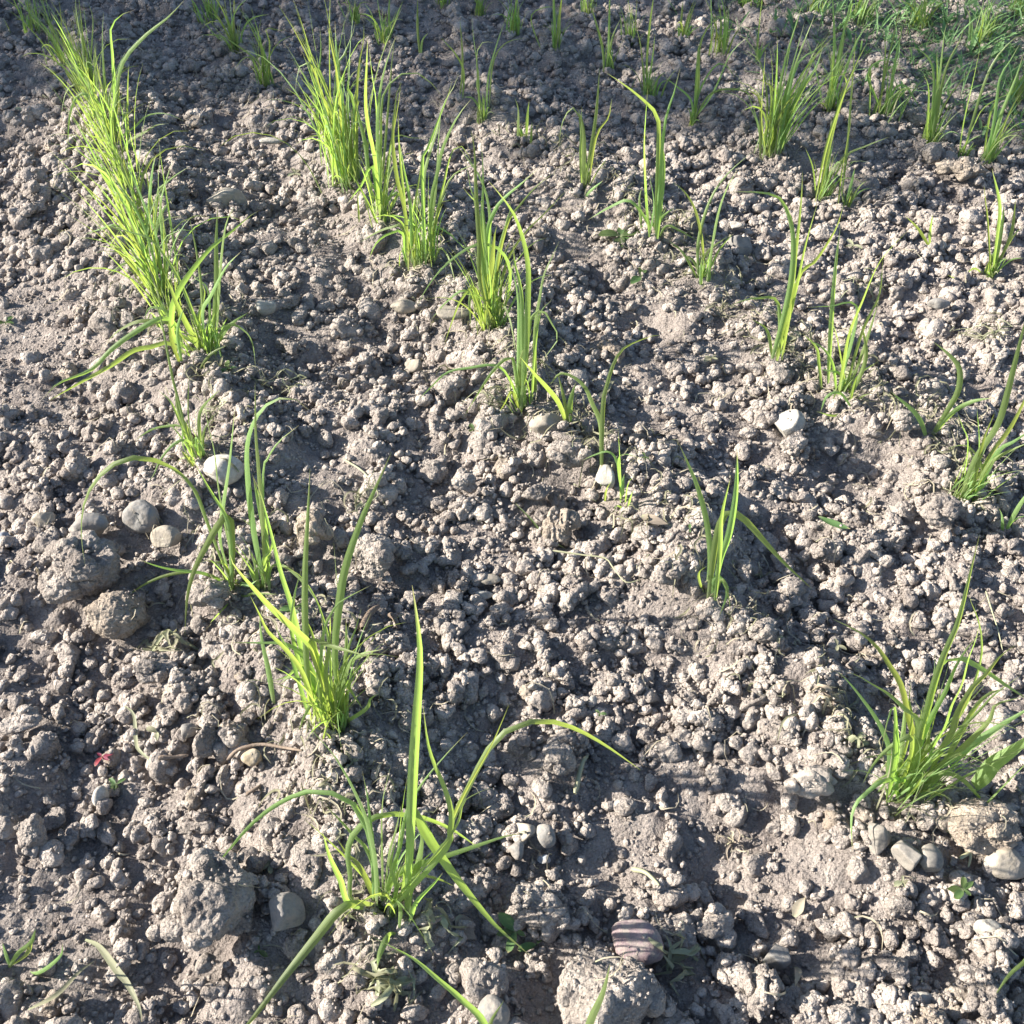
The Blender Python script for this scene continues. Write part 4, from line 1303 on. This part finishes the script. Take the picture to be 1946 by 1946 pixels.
# ------------------------------------------------------------------ broad-leaved seedlings, fallen leaves
def small_leaf(L, W, bend, seed, cup=.3):
    pts = [Vector((L * t * math.cos(bend * t), 0, L * t * math.sin(bend * t) * .6 + .15 * L * math.sin(math.pi * t))) for t in np.linspace(0, 1, 8)]
    return pts
WEEDS = [  # px, py, leaf length px, count, material, label
 (1713, 1679, 26, 5, 'd', 'grey-green five-leaved weed seedling between the flints and the lower right clods'),
 (1828, 1694, 34, 5, 'w', 'dark green broad-leaved weed seedling under the smooth cream stone'),
 (1178, 452, 42, 5, 'w', 'broad-leaved weed with reddish heart beside the tall bent-tip seedling'),
 (1218, 525, 34, 2, 'w', 'two-leaved weed seedling in front of the tall bent-tip seedling'),
 (1226, 872, 18, 3, 'w', 'small pointed green weed right of the thin-stemmed sprout'),
 (980, 1772, 42, 5, 'w', 'ragged green weed at the foot of the bottom centre tuft, right side'),
 (1139, 1360, 14, 2, 'w', 'tiny round-leaved weed above the pale arching blade tip'),
 (222, 1494, 18, 6, 'w', 'small serrated yellow-green weed at the lower left'),
 (196, 1441, 22, 4, 'r', 'crimson seedling leaves on the clods at the lower left'),
 (1020, 1778, 46, 2, 'w', 'bright green oval leaves lying below the dark bottom clod'),
 (433, 704, 24, 3, 'w', 'oval-leaved seedling right of the small white-stone tuft'),
 (174, 372, 24, 4, 'd', 'dusty pale weed left of the dense left row'),
 (44, 214, 22, 2, 'd', 'single pale leaf standing in the shaded upper left soil'),
 (12, 618, 24, 3, 'w', 'green weed at the left edge by the smooth wheel track'),
 (300, 1395, 22, 2, 'd', 'pale scorched weed leaves left of the upright clod'),
 (510, 1635, 34, 5, 'd', 'ragged grey-green weed right of the biggest clod'),
 (650, 1600, 20, 3, 'd', 'small dusty weed left of the bottom centre tuft'),
 (480, 1780, 22, 3, 'w', 'small green weed right below the angular grey stone'),
 (1600, 705, 34, 5, 'd', 'dusty broad-leaved weed behind the open seedling clump'),
 (1500, 645, 40, 4, 'd', 'flat pale-leaved weed at the foot of the pale-stemmed seedling'),
 (1310, 1010, 16, 2, 'w', 'tiny weed in the furrow left of the fallen green leaf'),
 (1590, 1230, 20, 3, 'd', 'dusty seedling leaves behind the whitish crumbly clod'),
 (1620, 470, 20, 3, 'd', 'tiny weed between the two right-hand seedlings'),
 (1350, 690, 22, 4, 'd', 'small dusty weed in the middle right furrow'),
 (640, 1345, 26, 4, 'w', 'short broad leaves at the right foot of the lower left tuft'),
 (560, 1160, 30, 5, 'w', 'low green weed between the two lower left tufts'),
 (900, 820, 22, 3, 'w', 'dark rounded weed leaf under the tall tuft by the beige stone'),
 (560, 330, 18, 4, 'd', 'dusty weed left of the densest tuft'),
]
rw = random.Random(9)
WM = {'w': M_WEED, 'd': M_DRY, 'r': M_RED}
for wx, wy, lp, n, mk, label in WEEDS:
    g = at_ground(wx, wy, HF); s = depth(g) / FPX
    g.z = ground_z(g.x, g.y, HF)
    root = bpy.data.objects.new('weed_seedling', None); root.empty_display_size = .01; root.location = g; C.objects.link(root)
    tag(root, label, 'weed', 'small weeds between the clods')
    a0 = rw.uniform(0, 6.28)
    for k in range(n):
        L = lp * s * rw.uniform(.45, 1.15); up = rw.uniform(.15, .75) if n > 2 else rw.uniform(.3, .9)
        az = a0 + 6.28 * k / n + rw.uniform(-.6, .6)
        P = []
        for t in np.linspace(0, 1, 9):
            e = up * (1 - t * .9)
            P.append((L * t, L * t * e + .004))
        pts = [g + Vector((math.cos(az) * a, math.sin(az) * a, z)) for a, z in P]
        A = Vector((rw.uniform(-.2, .2), rw.uniform(-.2, .2), 1)).normalized()
        blade_obj('leaf', pts, L * rw.uniform(.36, .5), A, root, g, WM[mk], rw, twist=rw.uniform(-.3, .3), fold=.3, basew=.12, peak=.5, round_tip=(k % 2 == 0))
    st = [g + Vector((0, 0, -.004)), g + Vector((0, 0, .003)), g + Vector((.0005, 0, .006))]
    blade_obj('stem', st, .002, Vector((0, 1, 0)), root, g, WM[mk], rw, basew=1, peak=.9)

def flat_thing(name, pxs, width, material, label, cat, lift_z=0.004, tubeish=False, group=None, curl=0.0):
    P = []
    for k, (a, b) in enumerate(pxs):
        q = at_ground(a, b, HF); q.z = max(ground_z(q.x, q.y, HF), 0 if False else -1) + lift_z; P.append(q)
    zs = [p.z for p in P]
    for k in range(len(P)): P[k].z = max(zs[k], (zs[max(k - 1, 0)] + zs[min(k + 1, len(P) - 1)]) / 2)
    P = catmull(P, max(8, 4 * len(P)))
    base = P[0].copy()
    if tubeish:
        V, F = [], []; n = len(P)
        for i, p in enumerate(P):
            T = (P[min(i + 1, n - 1)] - P[max(i - 1, 0)]).normalized()
            S = T.cross(Vector((0, 0, 1))).normalized(); N = S.cross(T)
            t = i / (n - 1); r = width * .5 * (1 - .45 * t) * (1 + .16 * noise.noise(Vector((i * .9, width * 900, 0)))) * (.5 if i in (0, n - 1) else 1)
            for k in range(7):
                a = k / 7 * 6.2832
                V.append(tuple(p + (S * math.cos(a) + N * math.sin(a)) * r - base))
        for i in range(n - 1):
            for k in range(7):
                F.append((7 * i + k, 7 * i + (k + 1) % 7, 7 * i + 7 + (k + 1) % 7, 7 * i + 7 + k))
        V.append(tuple(P[0] - base)); V.append(tuple(P[-1] - base))
        for k in range(7):
            F.append((len(V) - 2, (k + 1) % 7, k, k)); F.append((len(V) - 1, 7 * (n - 1) + k, 7 * (n - 1) + (k + 1) % 7, 7 * (n - 1) + (k + 1) % 7))
        F4 = [f for f in F if len(set(f)) == 4]
        me = mesh_np(name, V, F4, material)
    else:
        V, F, U = ribbon(P, width, Vector((curl, 0, 1)).normalized(), twist=curl, fold=.25, basew=.3, peak=.4)
        me = mesh_np(name, [tuple(v - base) for v in V], F, material, True, None, U)
    o = link(name, me, base)
    tag(o, label, cat, group)
    return o
mm = .001
flat_thing('twig', [(427, 1431), (455, 1428), (500, 1427), (540, 1428), (575, 1430)], 5 * mm, M_BARK, 'long brown twig lying behind the round tan pebble', 'twig', .004, True)
flat_thing('twig', [(302, 1444), (330, 1441), (360, 1440)], 6 * mm, M_BARK, 'short thick twig left of the long twig', 'twig', .004, True)
flat_thing('twig', [(470, 1516), (485, 1506), (497, 1496)], 5 * mm, M_BARK, 'pale short stick below the round tan pebble', 'twig', .004, True)
flat_thing('twig', [(1200, 1656), (1225, 1668), (1252, 1686)], 6 * mm, M_STRAW, 'pale stick lying on the fine soil above the purple cobble', 'twig', .005, True)
flat_thing('twig', [(690, 1200), (705, 1178), (722, 1160)], 11 * mm, M_BARK, 'flat grey splinter below the squarish rough clod', 'twig', .006, True)
flat_thing('twig', [(738, 1165), (750, 1180), (760, 1200)], 8 * mm, M_BARK, 'short splinter right of the flat grey splinter', 'twig', .005, True)
flat_thing('twig', [(1820, 1636), (1840, 1628), (1862, 1618)], 4.5 * mm, M_STRAW, 'tan straw between the flints and the cream stone', 'straw', .006, True)
flat_thing('twig', [(1095, 1480), (1105, 1465), (1116, 1446)], 7 * mm, M_STRAW, 'spotted hollow straw right of the pale crumbly middle clod', 'straw', .005, True)
flat_thing('wood_chip', [(1505, 1750), (1515, 1730), (1528, 1710)], 11 * mm, M_STRAW, 'pale wood chip beside the rounded lower right clods', 'wood chip', .006)
flat_thing('wood_chip', [(1509, 1842), (1509, 1860), (1509, 1878)], 7 * mm, M_STRAW, 'narrow upright wood chip above the squarish whitish stone furrow', 'wood chip', .006)
flat_thing('fallen_leaf', [(1218, 990), (1240, 993), (1268, 1004)], 16 * mm, M_STRAW, 'pinkish dry leaf in the furrow left of the isolated seedling', 'leaf', .006)
flat_thing('fallen_leaf', [(1552, 992), (1580, 1000), (1614, 1012)], 13 * mm, M_WEED, 'fallen flat green leaf in the right furrow', 'leaf', .007, curl=.4)
flat_thing('fallen_leaf', [(870, 1745), (890, 1768), (905, 1790)], 18 * mm, M_STRAW, 'torn brown leaf in the shade right of the bottom centre tuft', 'leaf', .006)
flat_thing('grass_stalk', [(980, 965), (1010, 1003), (1035, 1020), (1075, 1050)], 3 * mm, M_WEED, 'green stalk lying across the middle furrow', 'stalk', .006)
flat_thing('dry_root', [(1050, 1055), (1110, 1068), (1150, 1065), (1165, 1085), (1190, 1102), (1215, 1108)], 2.6 * mm, M_STRAW, 'whitish kinked root in the central furrow', 'root', .006, True)
flat_thing('dry_root', [(1870, 1130), (1880, 1170), (1892, 1205), (1900, 1245)], 2.2 * mm, M_STRAW, 'thin pale root hanging above the dense right-hand tuft', 'root', .007, True)
flat_thing('dry_root', [(655, 880), (690, 905), (715, 930), (722, 965)], 3 * mm, M_STRAW, 'pale curled root behind the steep tall blade', 'root', .006, True)
flat_thing('withered_stalk', [(165, 1790), (195, 1808), (225, 1848), (250, 1880), (268, 1920), (276, 1960)], 7 * mm, M_DRY, 'long grey-green withered stalk at the lower left', 'stalk', .006)
flat_thing('withered_stalk', [(60, 1925), (110, 1895), (160, 1860), (185, 1830)], 5 * mm, M_DRY, 'withered curved blade crossing the smooth soil at lower left', 'stalk', .006)
flat_thing('withered_stalk', [(240, 1348), (262, 1375), (265, 1420), (272, 1440), (312, 1470)], 4.5 * mm, M_DRY, 'bent grey stem above the red seedling leaves', 'stalk', .007)
flat_thing('fallen_leaf', [(1125, 770), (1148, 752), (1165, 737), (1180, 740)], 8 * mm, M_DRY, 'pale curled leaf right of the arched pair', 'leaf', .006)
def shreds(cx, cy, n, lp, wmm, label, seed, material=M_DRY, spread=1.0):
    g = at_ground(cx, cy, HF); g.z = ground_z(g.x, g.y, HF); s = depth(g) / FPX
    root = bpy.data.objects.new('withered_clump', None); root.empty_display_size = .01; root.location = g; C.objects.link(root)
    tag(root, label, 'withered leaves', 'withered weeds')
    r = random.Random(seed)
    for k in range(n):
        az = r.uniform(0, 6.28); L = lp * s * r.uniform(.5, 1.1)
        q = g + Vector((r.gauss(0, .22) * lp * s * spread, r.gauss(0, .16) * lp * s, 0))
        pts = []
        h = r.uniform(.004, .014)
        for t in np.linspace(0, 1, 8):
            a = az + 1.2 * (t - .5) * r.choice((-1, 1))
            x = q.x + math.cos(a) * L * (t - .4); y = q.y + math.sin(a) * L * (t - .4) * .8
            pts.append(Vector((x, y, ground_z(x, y, HF) + h * (.3 + math.sin(math.pi * t)))))
        zs = [p.z for p in pts]
        for i in range(1, 7): pts[i].z = (zs[i - 1] + zs[i] + zs[i + 1]) / 3 + .002
        blade_obj('leaf', pts, wmm * .001 * r.uniform(.5, 1.1), Vector((r.uniform(-.6, .6), r.uniform(-.6, .6), 1)).normalized(), root, g, material, r, twist=r.uniform(-2, 2), fold=.4, basew=.4)
shreds(312, 1222, 12, 75, 6, 'pale shredded withered leaves on a clod at the left', 1)
shreds(730, 1870, 12, 90, 9, 'whitish withered leaves at the bottom edge below the spreading tuft', 2)
shreds(830, 1750, 6, 70, 9, 'curled withered leaves at the right foot of the bottom centre tuft', 3)
shreds(670, 1735, 8, 60, 6, 'crumpled pale leaves at the left foot of the bottom centre tuft', 4)
shreds(1278, 1830, 9, 90, 6, 'withered grey-green plant lying right of the purple cobble', 5)
shreds(690, 950, 10, 60, 3, 'tangle of pale dry roots behind the squarish rough clod', 6)
shreds(1620, 1415, 6, 50, 8, 'pale withered leaves left of the dense right-hand tuft', 7)
shreds(1390, 1610, 6, 60, 3, 'little heap of dry roots beside the fine dark soil', 8, M_STRAW)
shreds(1560, 1330, 7, 60, 5, 'dry straw scraps behind the dense right-hand tuft', 9, M_STRAW)
shreds(530, 740, 10, 80, 3, 'mat of grey root hairs behind the hooked-tip tuft', 10)
shreds(1640, 545, 10, 90, 3, 'grey dry grass strewn right of the pale-stemmed seedling', 11)
shreds(1860, 640, 12, 90, 3, 'shaded dry grass strewn near the right edge', 12)
shreds(940, 755, 8, 70, 3, 'thin dry stems under the tall tuft by the beige stone', 13)
shreds(430, 590, 6, 60, 3, 'thin dry scraps left of the white speckled pebble', 14)
shreds(400, 790, 8, 60, 3, 'dusty wisps at the foot of the hooked-tip tuft', 15)

# fine straw and root hairs all over: nobody could count them
rl = random.Random(33)
V, F, U = [], [], []
for k in range(1300):
    y = 0.25 + 2.6 * rl.random() ** 1.3
    half = 0.466 * (y * c_ + CAM_H * s_) + .1
    x = rl.uniform(-half, half)
    if k % 3:      # gather along the rows
        row = rl.choice(ROWS); i = rl.randrange(len(row) - 1); t = rl.random()
        a, b = at(*row[i]), at(*row[i + 1])
        x = a.x + (b.x - a.x) * t + rl.gauss(0, .07); y = a.y + (b.y - a.y) * t + rl.gauss(0, .07)
    L = rl.uniform(.008, .045); az = rl.uniform(0, 6.28); bend = rl.uniform(-2, 2)
    pts = []
    for t in np.linspace(0, 1, 6):
        a = az + bend * (t - .5)
        xx = x + math.cos(a) * L * t; yy = y + math.sin(a) * L * t
        pts.append(Vector((xx, yy, ground_z(xx, yy, HF) + .002 + .004 * math.sin(math.pi * t))))
    v, f, u = ribbon(pts, rl.uniform(.0008, .0024), Vector((rl.uniform(-.5, .5), rl.uniform(-.5, .5), 1)), fold=.3, basew=.7)
    o0 = len(V)
    V += [tuple(q) for q in v]; F += [tuple(i + o0 for i in q) for q in f]; U += u
o = link('straw_litter', mesh_np('straw_litter', V, F, M_STRAW, True, None, U))
tag(o, 'thin scraps of straw and roots scattered over the soil', 'plant litter', None, 'stuff')

V, F, U = [], [], []
for k in range(1100):
    row = rl.choice(ROWS); i = rl.randrange(len(row) - 1); t = rl.random()
    a, b = at(*row[i]), at(*row[i + 1])
    x = a.x + (b.x - a.x) * t + rl.gauss(0, .035); y = a.y + (b.y - a.y) * t + rl.gauss(0, .035)
    L = rl.uniform(.01, .04); az = rl.uniform(0, 6.28); bend = rl.uniform(-2.5, 2.5); up = rl.uniform(0, .012)
    pts = []
    for t in np.linspace(0, 1, 6):
        a = az + bend * (t - .5)
        xx = x + math.cos(a) * L * t; yy = y + math.sin(a) * L * t
        pts.append(Vector((xx, yy, ground_z(xx, yy, HF) + .002 + up * math.sin(math.pi * t * .8))))
    v, f, u = ribbon(pts, rl.uniform(.0012, .0038), Vector((rl.uniform(-.7, .7), rl.uniform(-.7, .7), 1)), twist=rl.uniform(-2, 2), fold=.4, basew=.5)
    o0 = len(V)
    V += [tuple(q) for q in v]; F += [tuple(i + o0 for i in q) for q in f]; U += u
o = link('dry_leaf_litter', mesh_np('dry_leaf_litter', V, F, M_DRY, True, None, U))
tag(o, 'dusty withered leaf scraps lying along the planted rows', 'leaf litter', None, 'stuff')

# low weeds in the shaded far right corner
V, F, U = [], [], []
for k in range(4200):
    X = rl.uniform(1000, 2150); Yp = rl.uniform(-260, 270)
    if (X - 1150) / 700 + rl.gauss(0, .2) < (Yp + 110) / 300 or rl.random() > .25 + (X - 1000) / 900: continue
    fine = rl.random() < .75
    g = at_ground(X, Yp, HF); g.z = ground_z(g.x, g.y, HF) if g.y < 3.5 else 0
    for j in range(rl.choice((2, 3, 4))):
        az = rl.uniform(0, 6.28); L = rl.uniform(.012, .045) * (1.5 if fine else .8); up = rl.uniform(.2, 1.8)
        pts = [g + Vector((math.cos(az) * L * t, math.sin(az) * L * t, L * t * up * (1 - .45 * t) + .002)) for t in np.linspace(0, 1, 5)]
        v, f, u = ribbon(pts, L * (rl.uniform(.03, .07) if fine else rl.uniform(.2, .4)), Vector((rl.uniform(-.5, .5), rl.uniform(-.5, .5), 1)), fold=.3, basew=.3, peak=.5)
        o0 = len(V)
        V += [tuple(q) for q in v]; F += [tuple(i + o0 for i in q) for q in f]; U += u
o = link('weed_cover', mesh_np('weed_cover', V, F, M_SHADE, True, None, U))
tag(o, 'low green weeds covering the shaded soil in the far right corner', 'ground cover', None, 'stuff')

# ------------------------------------------------------------------ the hedge whose shade falls over the far soil
rh = np.random.default_rng(3)
HX0, HY0 = -5.2, 2.43
n = 26000
hx = HX0 - rh.random(n) * 1.3
hy = HY0 + rh.random(n) ** 1.0 * 7.5 + 0.10 * np.sin(hx * 9)
hz = rh.random(n) ** 0.9 * 3.2
edge = 0.22 * vnoise(hz, hx, 2.5, 40) + 0.10 * vnoise(hz, hx, 9, 41)
hy = hy + np.where(hy < HY0 + .8, edge, 0)
c = np.stack([hx, hy, hz], -1)
a = rh.normal(size=(n, 3)); a /= np.linalg.norm(a, axis=1)[:, None]
b = np.cross(a, rh.normal(size=(n, 3))); b /= np.linalg.norm(b, axis=1)[:, None]
l = rh.uniform(.04, .075, n)[:, None]
quad = np.stack([c - a * l, c + b * l * .5, c + a * l, c - b * l * .5], 1).reshape(-1, 3)
hedge = bpy.data.objects.new('hedge', None); hedge.location = (HX0 - .6, HY0 + 3.5, 0); C.objects.link(hedge)
tag(hedge, 'tall leafy hedge beyond the left side of the plot, shading the far soil', 'hedge')
off = np.array(hedge.location)
o = link('foliage', mesh_np('foliage', quad - off, np.arange(n * 4).reshape(n, 4), M_HEDGE, False, None, np.tile([[0, 0], [1, 0], [1, 1], [0, 1]], (n, 1))), (0, 0, 0), hedge)
V, F = [], []
for k in range(9):
    y = HY0 + .5 + k * .8; x = HX0 - .6
    for i, z in enumerate((-.1, 1.2, 2.6)):
        r = .035 * (1 - .3 * i)
        for q in range(6):
            t = q / 6 * 6.2832
            V.append((x + math.cos(t) * r + .05 * i * math.sin(k), y + math.sin(t) * r, z))
    o0 = k * 18
    for i in range(2):
        for q in range(6):
            F.append((o0 + 6 * i + q, o0 + 6 * i + (q + 1) % 6, o0 + 6 * i + 6 + (q + 1) % 6, o0 + 6 * i + 6 + q))
link('stems', mesh_np('stems', np.array(V) - off, F, M_BARK), (0, 0, 0), hedge)
